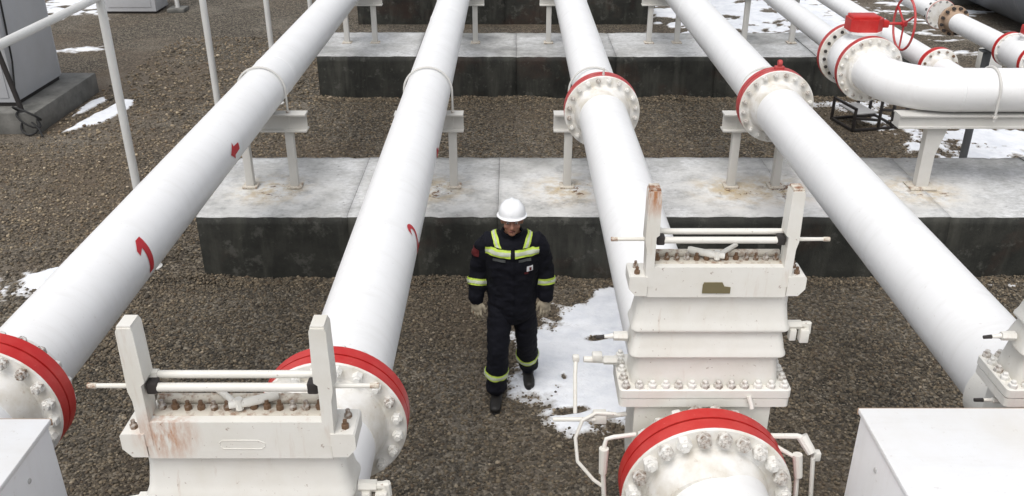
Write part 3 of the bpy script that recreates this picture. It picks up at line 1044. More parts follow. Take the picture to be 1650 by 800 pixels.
# ------------------------------------------------------------------ white sheet enclosures in the foreground corners
def enclosure(label, x0, x1, y0, y1, top):
    t = thing('enclosure', label, 'enclosure', ((x0 + x1) / 2, (y0 + y1) / 2, 0), 'white sheet metal enclosures')
    w, d = x1 - x0, y1 - y0
    g = G()
    g.box((0, 0, (top - .012) / 2 + .03), (w, d, top - .072), .01)
    b = g.build('casing', 'sheet_white', t)
    g = G()
    g.box((0, 0, top - .012), (w + .012, d + .03, .024), .006)
    g.build('lid', 'sheet_white_b', t)
    g = G()
    g.box((0, d / 2 + .019, top - .02), (w + .01, .008, .03), .002)
    g.build('edge_seal', 'tan_flange', t)
    g = G()
    g.box((0, 0, .03), (w + .1, d + .1, .06), .01)
    g.build('footing', 'conc_base', t)
    for s in (-1, 1):
        for k in range(4):
            g = G()
            g.lathe([(.011, 0), (.011, .004), (.006, .007)], (s * (w / 2 - .0005), -d / 2 + d * (k + .5) / 4, top - .12), (s, 0, 0), 8)
            g.build('rivet', 'galv', b)
    return t


enclosure('white sheet metal enclosure filling the bottom right corner', 1.40, 3.6, 1.2, 2.97, 2.30)
enclosure('white sheet metal enclosure cut off by the bottom left corner', -3.8, -1.83, 1.2, 2.90, 2.30)

# ------------------------------------------------------------------ right-hand branch pipework
HX, HY, BR = 3.98, 9.15, .6
t = thing('elbow_header', 'white pipe bending right from the red handwheel valve', 'pipe', (HX, HY, 0))
pts = [(0, .80, PZ), (0, BR, PZ)] + [(BR - BR * math.cos(a), BR - BR * math.sin(a), PZ) for a in [PI / 2 * k / 18 for k in range(1, 18)]] + [(BR, 0, PZ), (9, 0, PZ)]
g = G()
g.tube(pts, PR - .005, 48)
eh = g.build('pipe', 'pipe_white', t)
for wx in (BR + .02,):
    g = G()
    g.lathe([(PR - .007, -.014), (PR - .001, 0), (PR - .007, .014)], (wx, 0, PZ), (1, 0, 0), 48)
    g.build('weld_seam', 'pipe_white', eh)

vb = thing('ball_valve', 'white ball valve with red gearbox and red spoked handwheel', 'valve', (HX, 10.30, 0))
g = G()
g.lathe([(.2, -.32), (.26, -.25), (.30, -.17), (.315, 0), (.30, .17), (.26, .25), (.2, .32)], (0, 0, PZ), (0, 1, 0), 48)
g.lathe([(.15, .2), (.15, .33), (.2, .335), (.2, .36)], (0, 0, PZ), (0, 0, 1), 24)
g.build('body', 'pipe_white', vb)
flange(vb, -.33, r=.36, th=.10, nb=20, pr=PR, red='red_faded', bolt='bolt_worn', rn=.02, hub=.06)
flange(vb, .33, r=.36, th=.10, nb=20, pr=.2, red='red_faded', bolt='bolt_dark', rn=.02, hub=.16)
g = G()
oct_ = [(-.19, -.10), (-.12, -.15), (.10, -.15), (.19, -.06), (.19, .06), (.10, .15), (-.12, .15), (-.19, .10)]
g.prism(oct_, PZ + .362, PZ + .50, 'xy')
g.box((-.02, 0, PZ + .515), (.30, .22, .035), .01)
g.box((.22, 0, PZ + .43), (.09, .09, .08), .012)
g.build('gearbox', 'red', vb)
g = G()
g.cyl((.26, 0, PZ + .43), (.47, 0, PZ + .43), .016, n=10)
g.lathe([(.035, 0), (.035, .05)], (.42, 0, PZ + .43), (1, 0, 0), 12)
g.build('shaft', 'red_faded', vb)
g = G()
g.tube([(.445, .29 * math.cos(a), PZ + .43 + .29 * math.sin(a)) for a in [2 * PI * k / 40 for k in range(40)]], .0135, 8, closed=True)
hw = g.build('handwheel', 'red_faded', vb)
for k in range(3):
    a = 2 * PI * k / 3 + .55
    g = G()
    g.cyl((.445, .03 * math.cos(a), PZ + .43 + .03 * math.sin(a)), (.445, .285 * math.cos(a), PZ + .43 + .285 * math.sin(a)), .011, n=8)
    g.build('spoke', 'red_faded', hw)

pa = thing('branch_pipe', 'thin white pipe running back from the handwheel valve', 'pipe', (HX, 0, 0), 'thin white branch pipes')
g = G()
g.lathe([(.2, 10.72), (.2, 10.76), (.135, 11.1), (.135, 42)], (0, 0, PZ), (0, 1, 0), 40)
g.build('pipe', 'pipe_white', pa)

pb = thing('branch_pipe', 'thin white pipe joining the bent pipe behind the handwheel', 'pipe', (4.80, 0, 0), 'thin white branch pipes')
pipe_run(pb, 9.2, 10.02, .125, n=40)
pipe_run(pb, 10.12, 42, .125, n=40)
flange(pb, 10.08, r=.21, th=.10, nb=12, pr=.125, red='red', bolt='bolt_rust', rn=.016, hub=.1)

pc = thing('branch_pipe', 'farthest right thin pipe with an open gap between rusty flanges', 'pipe', (6.0, 0, 0), 'thin white branch pipes')
pipe_run(pc, 10.95, 12.41, .125, n=40)
pipe_run(pc, 12.88, 42, .125, n=40)


def half_flange(parent, y, s, r, pr, red, face='tan_flange'):
    g = G()
    g.lathe([(pr, -s * .12), (pr * 1.12, -s * .03), (pr * 1.2, 0), (r, 0), (r, s * .045, 1), (r - .005, s * .05), (pr * .8, s * .05)], (0, 0, 0), (0, 1, 0), 48)
    fo = g.build('flange', [face, red], parent, (0, y, PZ), 28)
    gb = G()
    gb.lathe([(.02, -.05), (.02, .07)], (0, 0, 0), (0, 1, 0), 6)
    me = gb.mesh('bolt', 'bolt_dark')
    for k in range(12):
        a = 2 * PI * (k + .5) / 12
        obj('bolt', me, fo, ((r + pr * 1.2) / 2 * math.cos(a), 0, (r + pr * 1.2) / 2 * math.sin(a)))
    return fo


half_flange(pc, 12.40, 1, .20, .125, 'red_faded')
half_flange(pc, 12.86, -1, .20, .125, 'red_faded', 'flange_face')
vc = thing('ball_valve', 'white valve with two red flanges at the upper right edge', 'valve', (6.0, 10.55, 0))
g = G()
g.lathe([(.125, -.4), (.17, -.33), (.19, -.12), (.195, 0), (.19, .12), (.17, .33), (.125, .4)], (0, 0, PZ), (0, 1, 0), 40)
g.lathe([(.08, .15), (.08, .23), (.1, .235), (.1, .25)], (0, 0, PZ), (0, 0, 1), 20)
g.build('body', 'pipe_white', vc)
flange(vc, .3, r=.205, th=.08, nb=12, pr=.125, red='red', bolt='bolt_worn', rn=.014, hub=.05)
flange(vc, -.3, r=.205, th=.08, nb=12, pr=.125, red='red', bolt='bolt_worn', rn=.014, hub=.05)
g = G()
g.box((.04, 0, PZ + .30), (.2, .18, .11), .02)
g.build('gearbox', 'red', vc)
pd = thing('branch_pipe', 'short white stub joining the red flanged valve to the header', 'pipe', (6.0, 0, 0))
pipe_run(pd, 9.2, 10.2, .125, n=40)

# beam support of the bent header
t = thing('pipe_support', 'long white beam carrying the bent pipe on a gusseted leg', 'pipe support', (4.42, 9.12, PLH))
g = G()
ibeam(g, -.40, 4.6, -.02, 1.555 - PLH - .14, .14, .2, .016, .14)
g.build('beam', 'steel_white', t)
for lx in (0, 2.6):
    g = G()
    hz = 1.415 - PLH
    g.prism([(lx - .065, .02), (lx + .065, .02), (lx + .065, hz * .55), (lx + .14, hz - .03), (lx + .14, hz), (lx - .085, hz), (lx - .065, hz - .05)], -.06, .04)
    lg = g.build('leg', 'steel_white', t)
    g = G()
    g.box((lx, -.01, .012), (.28, .24, .02), .004)
    g.build('base_plate', 'worn_plate', lg)
ubx, rr = .52, PR + .012
ub = [(ubx, -.0 - rr, .80), (ubx, -rr, PZ - PLH)] + [(ubx, -rr * math.cos(a), PZ - PLH + rr * math.sin(a)) for a in [PI * k / 16 for k in range(1, 16)]] + [(ubx, rr, PZ - PLH), (ubx, rr, .80)]
g = G()
g.tube([(a, b + .03, c) for a, b, c in ub], .013, 8)
u = g.build('pipe_clamp', 'steel_white', t)
g = G()
g.lathe([(.024, 0), (.024, .022)], (ubx, -rr + .03, 1.558 - PLH), (0, 0, 1), 6)
g.build('nut', 'bolt_worn', u)

support(HX, 15.55, 'single post under the thin handwheel pipe on the middle plinth', half=.2, leg=0, r=.135)
support(4.80, 15.55, 'single post under the second thin pipe on the middle plinth', half=.2, leg=0, r=.125)
t = thing('pipe_support', 'dark grey post on the ground under the far right pipe', 'pipe support', (6.0, 11.35, 0))
g = G()
g.cyl((0, 0, 0), (0, 0, PZ - .14), .05, .05, 14)
g.build('leg', 'post_grey', t)
g = G()
g.box((0, 0, PZ - .142), (.18, .12, .025), .005)
g.build('saddle', 'post_grey', t)
g = G()
g.box((0, 0, .015), (.22, .22, .03), .005)
g.build('base_plate', 'post_grey', t)

# black steel frame left on the ground
t = thing('steel_frame', 'small black steel frame lying on gravel under the bent pipe', 'frame', (5.45, 13.35, 0), None, .22)


def bars(name, segs, r=.018):
    for a, b in segs:
        g = G()
        d = Vector(b) - Vector(a)
        g.box((Vector(a) + Vector(b)) / 2, (r * 2, r * 2, d.length + r * 2), .003, rot=d.to_track_quat('Z', 'Y'))
        g.build(name, 'black', t)


bars('bar', [((-.42, -.3, .03), (.32, -.3, .03)), ((-.42, .3, .03), (.32, .3, .03)), ((-.42, -.3, .03), (-.42, .3, .03)), ((.32, -.3, .03), (.32, .3, .03)),
             ((-.42, -.3, .03), (-.42, -.3, .36)), ((-.42, .3, .03), (-.42, .3, .36)), ((-.42, -.3, .36), (-.42, .3, .36)), ((-.42, -.3, .22), (.0, -.3, .16)),
             ((.0, -.3, .03), (.0, -.3, .62)), ((.0, .3, .03), (.0, .3, .62)), ((.22, -.3, .03), (.22, -.3, .56)), ((.22, .3, .03), (.22, .3, .56)),
             ((.0, -.3, .62), (.0, .3, .62)), ((.22, -.3, .56), (.22, .3, .56)), ((.0, -.3, .60), (.22, -.3, .56)), ((.0, .3, .60), (.22, .3, .56)),
             ((.0, -.3, .32), (.45, -.3, .28)), ((.45, -.3, .20), (.45, -.3, .30))])
g = G()
g.box((-.2, 0, .26), (.34, .5, .02), .004)
g.build('tread_plate', 'galv', t)

# ------------------------------------------------------------------ white tubular railing at left
RX, RZ = -3.84, 2.84
t = thing('tall_railing', 'tall white tubular railing beside the leftmost pipe', 'railing', (RX, 8.6, 0))
g = G()
g.cyl((0, -6, RZ), (0, 16, RZ), .036, n=14)
g.build('top_rail', 'rail_white', t)
for yy in (5.75, 8.6, 11.45, 14.4, 17.5, 20.6, 23.5):
    g = G()
    g.cyl((0, yy - 8.6, 0), (0, yy - 8.6, RZ - .01), .042, n=14)
    po = g.build('post', 'rail_white', t)
    g = G()
    g.lathe([(.1, 0), (.1, .012)], (0, yy - 8.6, .003), (0, 0, 1), 16)
    g.build('base_plate', 'rail_white', po)

# ------------------------------------------------------------------ cabinets at the back left
t = thing('cabinet_plinth', 'dark concrete base under the tall grey cabinet', 'plinth', (-8.6, 12.9, 0))
g = G()
g.box((0, 1.08, .16), (3.1, 2.2, .34), .015)
g.build('slab', 'conc_base', t)
t = thing('equipment_cabinet', 'tall light grey metal cabinet at the upper left', 'cabinet', (-8.75, 13.95, .33))
g = G()
g.box((0, 0, 1.36), (2.6, 1.52, 2.6), .015)
cs = g.build('casing', 'cab_grey', t)
g = G()
g.box((0, 0, .03), (2.54, 1.46, .06), .004)
g.build('skirt', 'black', t)
g = G()
g.box((0, 0, 2.69), (2.74, 1.66, .06), .01)
g.build('roof', 'cab_grey', t)
for k in range(2):
    g = G()
    g.box((-.62 + 1.24 * k, -.766, 1.36), (1.18, .02, 2.45), .006)
    d = g.build('door', 'cab_grey', t)
    g = G()
    g.box((-.1 if k == 0 else .08, -.785, 1.3), (.03, .02, .2), .005)
    g.build('handle', 'black', d)
for s in (-.74, .74):
    g = G()
    g.box((1.303, s, 1.36), (.012, .03, 2.55), .003)
    g.build('edge_trim', 'cab_grey', t)
g = G()
cp = [(-7.43, 13.42, 2.95), (-7.42, 13.40, 2.2), (-7.425, 13.36, 1.5), (-7.41, 13.28, 1.0), (-7.43, 13.2, .6), (-7.40, 13.1, .36)]
g.tube(cp, .014, 8)
tag(g.build('black_cable', 'rubber'), 'thin black cable hanging down the grey cabinet', 'cable')
g = G()
g.cyl((-7.62, 13.04, 2.3), (-7.2, 12.93, .02), .04, .035, 12)
tag(g.build('dark_pole', 'black'), 'dark leaning pole against the corner of the grey cabinet', 'pole')
g = G()
for k in range(3):
    a0 = k * 2.1
    g.tube([(-7.15 + .13 * math.cos(a0 + a) * (1 + .2 * k), 12.86 + .07 * math.sin(a0 + a), .02 + .1 * k + .11 * (1 + math.sin(a * 1.0 + k))) for a in [2 * PI * q / 16 for q in range(17)]], .016, 6)
g.tube([(-7.1, 12.84, .2), (-6.98, 12.78, .12), (-6.92, 12.72, .02)], .016, 6)
tag(g.build('cable_coil', 'rubber'), 'tangled dark cable coil at the corner of the cabinet base', 'cable')

t = thing('equipment_cabinet', 'small far grey cabinet at the top edge behind the railing', 'cabinet', (-8.85, 21.7, 0))
g = G()
g.box((0, 0, .75), (1.2, .8, 1.4), .015)
g.build('casing', 'cab_grey', t)
g = G()
g.box((0, 0, .04), (1.14, .74, .08), .01)
g.build('skirt', 'black', t)
g = G()
g.box((0, -.405, .75), (1.0, .02, 1.2), .006)
g.build('door', 'cab_grey', t)
g = G()
g.box((0, 0, 1.48), (1.3, .9, .05), .01)
g.build('roof', 'cab_grey', t)
t = thing('marker_post', 'short pale post beside the far grey cabinet', 'post', (-7.85, 21.6, 0))
g = G()
g.cyl((0, 0, 0), (0, 0, 1.4), .05, .05, 12)
g.build('post', 'rail_white', t)
g = G()
g.box((0, 0, .04), (.4, .4, .1), .02)
g.build('footing', 'conc_base', t)

# ------------------------------------------------------------------ tank and small box at the far right
t = thing('storage_tank', 'dark grey horizontal tank in the top right corner', 'tank', (11.4, 18, 0))
g = G()
g.lathe([(.3, -6.35), (.7, -6.25), (.95, -6.1), (1.1, -5.8), (1.1, 5.8), (.95, 6.1), (.7, 6.25), (.3, 6.35)], (0, 0, 1.15), (0, 1, 0), 64)
sh = g.build('shell', 'tank_grey', t)
for yy in (-4, 0, 4):
    g = G()
    g.lathe([(1.095, -.03), (1.112, -.025), (1.112, .025), (1.095, .03)], (0, yy, 1.15), (0, 1, 0), 64)
    g.build('band', 'tank_grey', sh)
for yy in (-4.5, 4.5):
    g = G()
    g.box((0, yy, .26), (1.7, .3, .55), .02)
    g.build('saddle', 'conc_base', t)
t = thing('junction_box', 'small cream junction box on a post near the tank', 'box', (7.25, 13.6, 0))
g = G()
g.box((0, 0, .95), (.32, .2, .3), .015)
bx = g.build('casing', 'valve_cream', t)
g = G()
g.box((0, -.106, .95), (.26, .012, .24), .004)
g.build('cover', 'steel_white', bx)
g = G()
g.cyl((0, 0, 0), (0, 0, .81), .035, n=12)
g.build('post', 'steel_white', t)


# ------------------------------------------------------------------ the worker
def loft(g, path, radii, n=16, cap=True):
    """closed tapered tube with rounded ends; radii: r or (rx, ry) in world x / the other axis"""
    P = [Vector(p) for p in path]
    rr = [(r, r) if isinstance(r, (int, float)) else r for r in radii]
    if cap:
        d0, d1 = (P[0] - P[1]).normalized(), (P[-1] - P[-2]).normalized()
        e0, e1 = min(rr[0]), min(rr[-1])
        P = [P[0] + d0 * e0 * .8, P[0] + d0 * e0 * .5] + P + [P[-1] + d1 * e1 * .5, P[-1] + d1 * e1 * .8]
        rr = [(rr[0][0] * .35, rr[0][1] * .35), (rr[0][0] * .82, rr[0][1] * .82)] + rr + [(rr[-1][0] * .82, rr[-1][1] * .82), (rr[-1][0] * .35, rr[-1][1] * .35)]
    vs, fs = [], []
    m = len(P)
    for i in range(m):
        tg = (P[min(i + 1, m - 1)] - P[max(i - 1, 0)]).normalized()
        xa = Vector((1, 0, 0))
        xa = (xa - tg * xa.dot(tg))
        if xa.length < .2:
            xa = Vector((0, 1, 0)) - tg * tg.y
        xa.normalize()
        ya = tg.cross(xa)
        for k in range(n):
            a = 2 * PI * k / n
            vs.append(P[i] + xa * math.cos(a) * rr[i][0] + ya * math.sin(a) * rr[i][1])
    for i in range(m - 1):
        for k in range(n):
            l = (k + 1) % n
            fs.append((i * n + k, i * n + l, (i + 1) * n + l, (i + 1) * n + k))
    fs.append(tuple(range(n - 1, -1, -1)))
    fs.append(tuple((m - 1) * n + k for k in range(n)))
    g.add(vs, fs)


def ball(g, c, r, n=16, mt=None):
    vs, fs = [], []
    rows = 10
    for i in range(1, rows):
        a = PI * i / rows
        for k in range(n):
            b = 2 * PI * k / n
            q = Vector((r[0] * math.sin(a) * math.cos(b), r[1] * math.sin(a) * math.sin(b), r[2] * math.cos(a)))
            vs.append(Vector(c) + (mt @ q if mt else q))
    for i in range(rows - 2):
        for k in range(n):
            l = (k + 1) % n
            fs.append((i * n + k, i * n + l, (i + 1) * n + l, (i + 1) * n + k))
    fs.append(tuple(range(n - 1, -1, -1)))
    fs.append(tuple((rows - 2) * n + k for k in range(n)))
    g.add(vs, fs)


def fuse(g, name, mat, voxel, smooth=6, fold=None):
    """one continuous skin over all the shapes collected in g"""
    me = g.mesh(name, mat)
    o = bpy.data.objects.new('tmp', me)
    C.objects.link(o)
    md = o.modifiers.new('r', 'REMESH')
    md.mode = 'VOXEL'
    md.voxel_size = voxel
    md.use_smooth_shade = True
    ms = o.modifiers.new('s', 'SMOOTH')
    ms.iterations = smooth
    ms.factor = .5
    dg = bpy.context.evaluated_depsgraph_get()
    out = bpy.data.meshes.new_from_object(o.evaluated_get(dg))
    out.name = name
    bpy.data.objects.remove(o)
    if not out.materials:
        out.materials.append(M[mat])
    if fold:
        ns = [v.normal.copy() for v in out.vertices]
        for v, n in zip(out.vertices, ns):
            v.co = v.co + n * fold(v.co)
    out.polygons.foreach_set('use_smooth', [True] * len(out.polygons))
    out.update()
    return out


def tape(src, planes, off, parent, name, mat, thick=.003, flt=None):
    """a strip of tape lying on a garment: the garment's faces between the planes, lifted off it"""
    bm = bmesh.new()
    bm.from_mesh(src)
    if flt:
        bmesh.ops.delete(bm, geom=[f for f in bm.faces if not flt(f.calc_center_median())], context='FACES')
    for co, no in planes:
        bmesh.ops.bisect_plane(bm, geom=bm.verts[:] + bm.edges[:] + bm.faces[:], plane_co=co, plane_no=no, clear_outer=True)
    bm.normal_update()
    ns = {v: v.normal.copy() for v in bm.verts}
    for v in bm.verts:
        v.co += ns[v] * off
    bmesh.ops.solidify(bm, geom=bm.faces[:], thickness=-thick)
    me = bpy.data.meshes.new(name)
    bm.to_mesh(me)
    bm.free()
    me.materials.clear()
    me.materials.append(M[mat])
    me.polygons.foreach_set('use_smooth', [True] * len(me.polygons))
    me.set_sharp_from_angle(angle=R(50))
    return obj(name, me, parent)


PERSON = (.0, 6.33, 0)
wk = thing('person', 'worker in navy overalls and white helmet standing between the pipes', 'person', PERSON)
SH = {-1: (-.185, .0, 1.43), 1: (.185, .0, 1.43)}
EL = {-1: (-.262, .045, 1.155), 1: (.252, .05, 1.155)}
WR = {-1: (-.285, -.035, .925), 1: (.268, .0, .925)}
HI = {-1: (-.092, .0, .90), 1: (.092, .0, .90)}
KN = {-1: (-.112, -.135, .51), 1: (.118, .035, .50)}
AN = {-1: (-.128, -.135, .10), 1: (.138, .205, .10)}
HC = Vector((0, -.065, 1.632))
HT = Matrix.Rotation(R(-3), 3, 'X')


def hp(p):
    return HC + HT @ Vector(p)


def hand(g, s, inf):
    """relaxed hand, back of the hand turned forward, thumb towards the thigh"""
    w = Vector(WR[s])
    rz = Matrix.Rotation(-s * R(62), 3, 'Z')

    def q(x, y, z):
        return w + rz @ Vector((x, y, z))
    k_ = 1.12
    ball(g, q(s * .003, -.004, -.058), (.018 + inf, (.042 + inf) * 1.05, .054 + inf), mt=rz)
    loft(g, [w + Vector((0, 0, .03)), w + Vector((0, 0, -.03))], [(.028 + inf, .028 + inf), (.03 + inf, .026 + inf)])
    for dy, ln in ((-.035, .076), (-.0115, .087), (.0115, .080), (.033, .062)):
        ln *= k_
        r = .0085 + inf * .35
        x, y, z = s * .004, dy - .004, -.098
        dy *= 1 + inf * 12
        loft(g, [q(x, y, z + .02), q(x + s * .002, -.004 + dy * 1.1, z - ln * .42), q(x - s * .012, -.006 + dy * 1.14, z - ln * .75), q(x - s * .030, -.006 + dy * 1.14, z - ln * .96)], [r, r * .97, r * .9, r * .78], 10)
    x, y, z = -s * .006, -.034, -.035
    r = .011 + inf * .35
    loft(g, [q(x, y, z), q(x - s * .006, y - .024, z - .026), q(x - s * .012, y - .034, z - .054), q(x - s * .016, y - .035, z - .078)], [r * 1.2, r * 1.05, r * .95, r * .8], 10)


# the body: one continuous figure
g = G()
loft(g, [(0, 0, .86), (0, .0, .95), (0, -.005, 1.08), (0, -.01, 1.25), (0, -.005, 1.38), (0, .0, 1.45)], [(.145, .10), (.16, .11), (.14, .095), (.165, .11), (.17, .105), (.11, .08)], 20)
loft(g, [(0, .005, 1.40), (0, -.01, 1.5), hp((0, .015, -.05))], [.062, .056, .056])
for s in (-1, 1):
    loft(g, [SH[s], EL[s], WR[s]], [.052, .042, .03])
    loft(g, [HI[s], KN[s], AN[s]], [.082, .056, .04])
    loft(g, [Vector(AN[s]) + Vector((0, .03, -.05)), Vector(AN[s]) + Vector((0, -.14, -.06))], [.035, .03])
    hand(g, s, 0)
    ball(g, hp((s * .077, .012, -.012)), (.010, .020, .030), mt=HT)
ball(g, hp((0, .012, .02)), (.076, .095, .10), mt=HT)
ball(g, hp((0, -.022, -.045)), (.060, .066, .070), mt=HT)
ball(g, hp((0, -.060, -.088)), (.030, .026, .024), mt=HT)
loft(g, [hp((0, -.083, .012)), hp((0, -.095, -.012)), hp((0, -.104, -.034))], [.010, .013, .017], 10)
for s in (-1, 1):
    loft(g, [hp((s * .012, -.082, .022)), hp((s * .045, -.072, .020))], [.011, .010], 10)
    ball(g, hp((s * .042, -.066, -.03)), (.022, .018, .02), mt=HT)
obj('body', fuse(g, 'body', 'skin', .0065, 3), wk)
for s in (-1, 1):
    g = G()
    ball(g, hp((s * .031, -.079, .001)), (.012, .009, .008), 12, HT)
    g.build('eye', 'eye', wk)
    g = G()
    ball(g, hp((s * .031, -.0865, .0)), (.005, .004, .006), 10, HT)
    g.build('pupil', 'hair', wk)
    g = G()
    loft(g, [hp((s * .014, -.092, .026)), hp((s * .034, -.089, .030)), hp((s * .052, -.077, .024))], [.0045, .005, .004], 8)
    g.build('eyebrow', 'hair', wk)
g = G()
loft(g, [hp((-.022, -.084, -.066)), hp((0, -.091, -.064)), hp((.022, -.084, -.066))], [.005, .0065, .005], 8)
g.build('mouth', 'lip', wk)
g = G()
ball(g, hp((0, .022, .022)), (.079, .092, .080), 20, HT)
obj('hair', fuse(g, 'hair', 'hair', .008, 2), wk)


def folds(p):
    q = Vector((p.x * 11, p.y * 11, p.z * 17))
    a = noise.fractal(q, 1, 2.1, 3) * .010
    return a + noise.noise(Vector((p.x * 7, p.y * 7 + 3, p.z * 5))) * .006


# jacket
g = G()
loft(g, [(0, .0, .80), (0, .0, .95), (0, -.005, 1.08), (0, -.012, 1.25), (0, -.01, 1.37), (0, .0, 1.445), (0, .0, 1.485), (0, -.008, 1.515)],
     [(.192, .142), (.198, .15), (.198, .15), (.212, .152), (.216, .146), (.172, .12), (.09, .09), (.078, .08)], 28)
for s in (-1, 1):
    loft(g, [(s * .10, 0, 1.425), (s * .17, .004, 1.415), (SH[s][0] + s * .02, .01, 1.37), EL[s], Vector(EL[s]).lerp(Vector(WR[s]), .55), WR[s]], [.088, .093, .092, .080, .073, .062], 18)
jk = fuse(g, 'jacket', 'navy', .0085, 5, folds)
bm = bmesh.new()
bm.from_mesh(jk)
bmesh.ops.bisect_plane(bm, geom=bm.verts[:] + bm.edges[:] + bm.faces[:], plane_co=(0, 0, 1.535), plane_no=(0, -.25, 1), clear_outer=True)
bm.to_mesh(jk)
bm.free()
jo = obj('jacket', jk, wk)
# trousers
g = G()
loft(g, [(0, 0, .80), (0, .0, .88), (0, .0, .97)], [(.165, .12), (.178, .128), (.172, .122)], 24)
for s in (-1, 1):
    a = Vector(AN[s])
    loft(g, [HI[s], Vector(HI[s]).lerp(Vector(KN[s]), .5), KN[s], Vector(KN[s]).lerp(a, .5), a + Vector((0, 0, .045))], [(.098, .11), (.098, .104), (.088, .09), (.086, .088), (.083, .09)], 18)
tr = fuse(g, 'trousers', 'navy', .0085, 5, folds)
to = obj('trousers', tr, wk)
# gloves and boots
for s in (-1, 1):
    g = G()
    hand(g, s, .008)
    w = Vector(WR[s])
    loft(g, [w + Vector((0, 0, .005)), w + Vector((0, 0, -.035))], [(.037, .04), (.03, .042)], 14)
    obj('glove', fuse(g, 'glove', 'glove', .0042, 2), wk)
    g = G()
    a = Vector(AN[s])
    f = -.0
    loft(g, [a + Vector((0, .012, .14)), a + Vector((0, .01, .0)), a + Vector((0, -.0, -.04))], [(.058, .066), (.05, .06), (.05, .062)], 16)
    loft(g, [a + Vector((0, .055, -.052)), a + Vector((0, -.02, -.045)), a + Vector((s * .006, -.10, -.052)), a + Vector((s * .01, -.165, -.062))], [(.042, .05), (.045, .052), (.05, .042), (.044, .034)], 16)
    bme = fuse(g, 'boot', 'boot', .006, 3)
    for v in bme.vertices:
        v.co.z = max(v.co.z, .012)
    bo = obj('boot', bme, wk)
    g = G()
    out = []
    for k in range(24):
        th = 2 * PI * k / 24
        yy = -.055 + .145 * math.sin(th)
        wdt = .043 + .010 * (-math.sin(th) > 0) * abs(math.sin(th)) if math.sin(th) < 0 else .043
        out.append((a.x + s * .004 + wdt * math.cos(th) * (1 if abs(math.cos(th)) > .2 else .9), a.y + yy))
    g.prism(out, .001, .022, 'xy')
    g.build('sole', 'rubber', bo)

# reflective tape
def chest(lo, hi, x0, x1, name, mat, off=.004):
    return tape(jk, [((0, 0, hi), (0, -.12, 1)), ((0, 0, lo), (0, .12, -1)), ((x0, 0, 0), (-1, 0, 0)), ((x1, 0, 0), (1, 0, 0))], off, jo, name, mat, flt=lambda c: c.y < -.02)


for (x0, x1) in ((-.205, -.010), (.022, .205)):
    chest(1.366, 1.422, x0, x1, 'reflective_band', 'hivis')
    chest(1.382, 1.406, x0, x1, 'silver_stripe', 'silver', .008)
    sx = 1 if x0 > 0 else -1
    chest(1.328, 1.350, (.05 if sx > 0 else -.145), (.145 if sx > 0 else -.05), 'pocket_flap', 'silver_dull', .004)
    # strap over the shoulder
    d = Vector((sx * .42, 0, 1)).normalized()
    nrm = Vector((d.z, 0, -d.x))
    base = Vector((sx * .098, 0, 1.40))
    for wd, nm, mt, of in ((.022, 'shoulder_band', 'hivis', .004), (.008, 'silver_stripe', 'silver', .008)):
        tape(jk, [(base + nrm * wd, nrm), (base - nrm * wd, -nrm), ((0, 0, 1.415), (0, 0, -1)), ((0, .09, 0), (0, 1, 0))], of, jo, nm, mt, flt=lambda c: abs(c.x) < .25)
for s in (-1, 1):
    ax = (Vector(WR[s]) - Vector(EL[s])).normalized()
    c0 = Vector(EL[s]).lerp(Vector(WR[s]), .40)
    fl = (lambda c, s=s: c.x * s > .19 - .0 and c.z < 1.2)
    tape(jk, [(c0 + ax * .026, ax), (c0 - ax * .026, -ax)], .004, jo, 'reflective_band', 'hivis', flt=lambda c, s=s: c.x * s > .205)
    tape(jk, [(c0 + ax * .011, ax), (c0 - ax * .011, -ax)], .008, jo, 'silver_stripe', 'silver', flt=lambda c, s=s: c.x * s > .205)
    ax = (Vector(AN[s]) - Vector(KN[s])).normalized()
    ax = (ax + Vector((0, .15, 0))).normalized()
    c0 = Vector(KN[s]).lerp(Vector(AN[s]), .52)
    fl = (lambda c, s=s: c.x * s > .0)
    tape(tr, [(c0 + ax * .026, ax), (c0 - ax * .026, -ax)], .004, to, 'reflective_band', 'hivis', flt=fl)
    tape(tr, [(c0 + ax * .012, ax), (c0 - ax * .012, -ax)], .008, to, 'silver_stripe', 'silver', flt=fl)
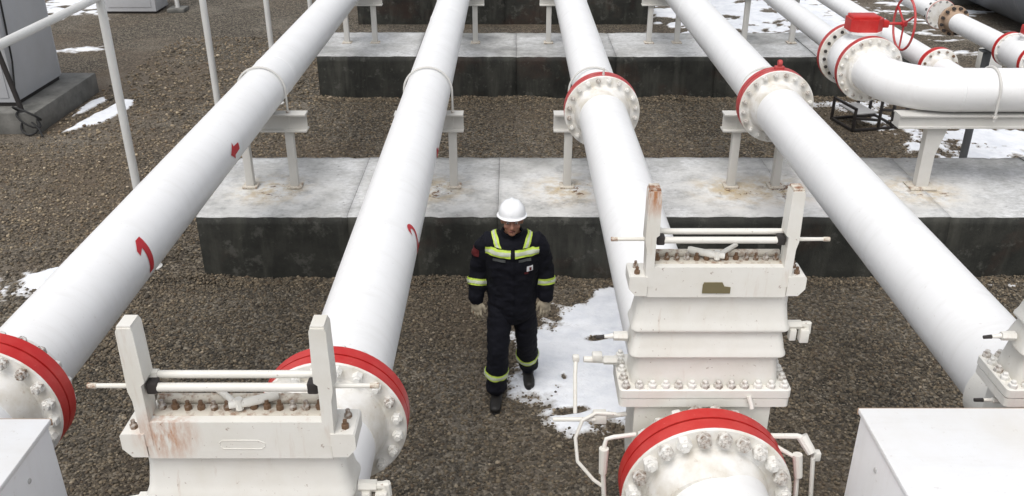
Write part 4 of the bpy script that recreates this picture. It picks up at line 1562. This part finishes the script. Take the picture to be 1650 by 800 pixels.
# chest emblem and sleeve patch
chest(1.245, 1.285, .112, .158, 'chest_emblem', 'patch_white', .003)
chest(1.252, 1.276, .132, .146, 'emblem_mark', 'patch_red', .007)
chest(1.225, 1.240, .095, .125, 'emblem_mark', 'patch_red', .004)
tape(jk, [((0, 0, 1.37), (0, 0, 1)), ((0, 0, 1.31), (0, 0, -1)), ((0, .03, 0), (0, 1, 0)), ((0, -.06, 0), (0, -1, 0))], .003, jo, 'sleeve_patch', 'patch_red', flt=lambda c: c.x < -.235)
# placket line of the jacket
chest(.86, 1.44, -.009, .012, 'zip_flap', 'navy', .005)
# collar
g = G()
g.lathe([(.072, 0), (.084, .002), (.088, .03), (.082, .052), (.074, .05), (.07, .02)], (0, -.002, 1.470), (0, -.18, 1), 28, closed_prof=True)
g.build('collar', 'navy', wk)

# helmet: shell with brim, peak, ridges and harness band
HB = .060
vs, fs = [], []
n = 48
prof = [(0.02, .998)] + [(math.sin(R(a)), math.cos(R(a))) for a in range(8, 89, 8)] + [(1.0, 0), (1.0, -.16)]
ext = [(1.02, -.165), (1.13, -.20), (1.135, -.225), (1.02, -.205), (.97, -.18), (.965, 0.0)]
rows = prof + ext
for i, (rr_, zz) in enumerate(rows):
    for k in range(n):
        a = 2 * PI * k / n
        fr = max(0, -math.sin(a))
        ex = 1.0
        rx, ry, rz = .102, .120, .103
        q = Vector((rx * rr_ * math.cos(a), ry * rr_ * math.sin(a), rz * zz))
        if rr_ > 1.05:
            q.y -= .014 * fr ** 2.2
            q.z += .002 * fr ** 2
        ridge = max(0, 1 - abs(q.x) / .022) * .007 + max(0, 1 - abs(abs(q.x) - .05) / .012) * .0035
        if i < len(prof) - 2:
            q.z += ridge * max(0, zz) * 1.3
            q.y += ridge * math.sin(a) * (1 - max(0, zz)) * .6
        vs.append(hp(q + Vector((0, .004, HB))))
for i in range(len(rows) - 1):
    for k in range(n):
        l = (k + 1) % n
        fs.append((i * n + k, i * n + l, (i + 1) * n + l, (i + 1) * n + k))
fs.append(tuple(range(n)))
g = G()
g.add(vs, fs)
ho = g.build('helmet', 'helmet', wk, angle=50)
g = G()
g.tube([hp((.093 * math.cos(a), .004 + .113 * math.sin(a), HB - .02)) for a in [2 * PI * k / 32 for k in range(32)]], .006, 6, closed=True)
g.build('headband', 'black', ho)
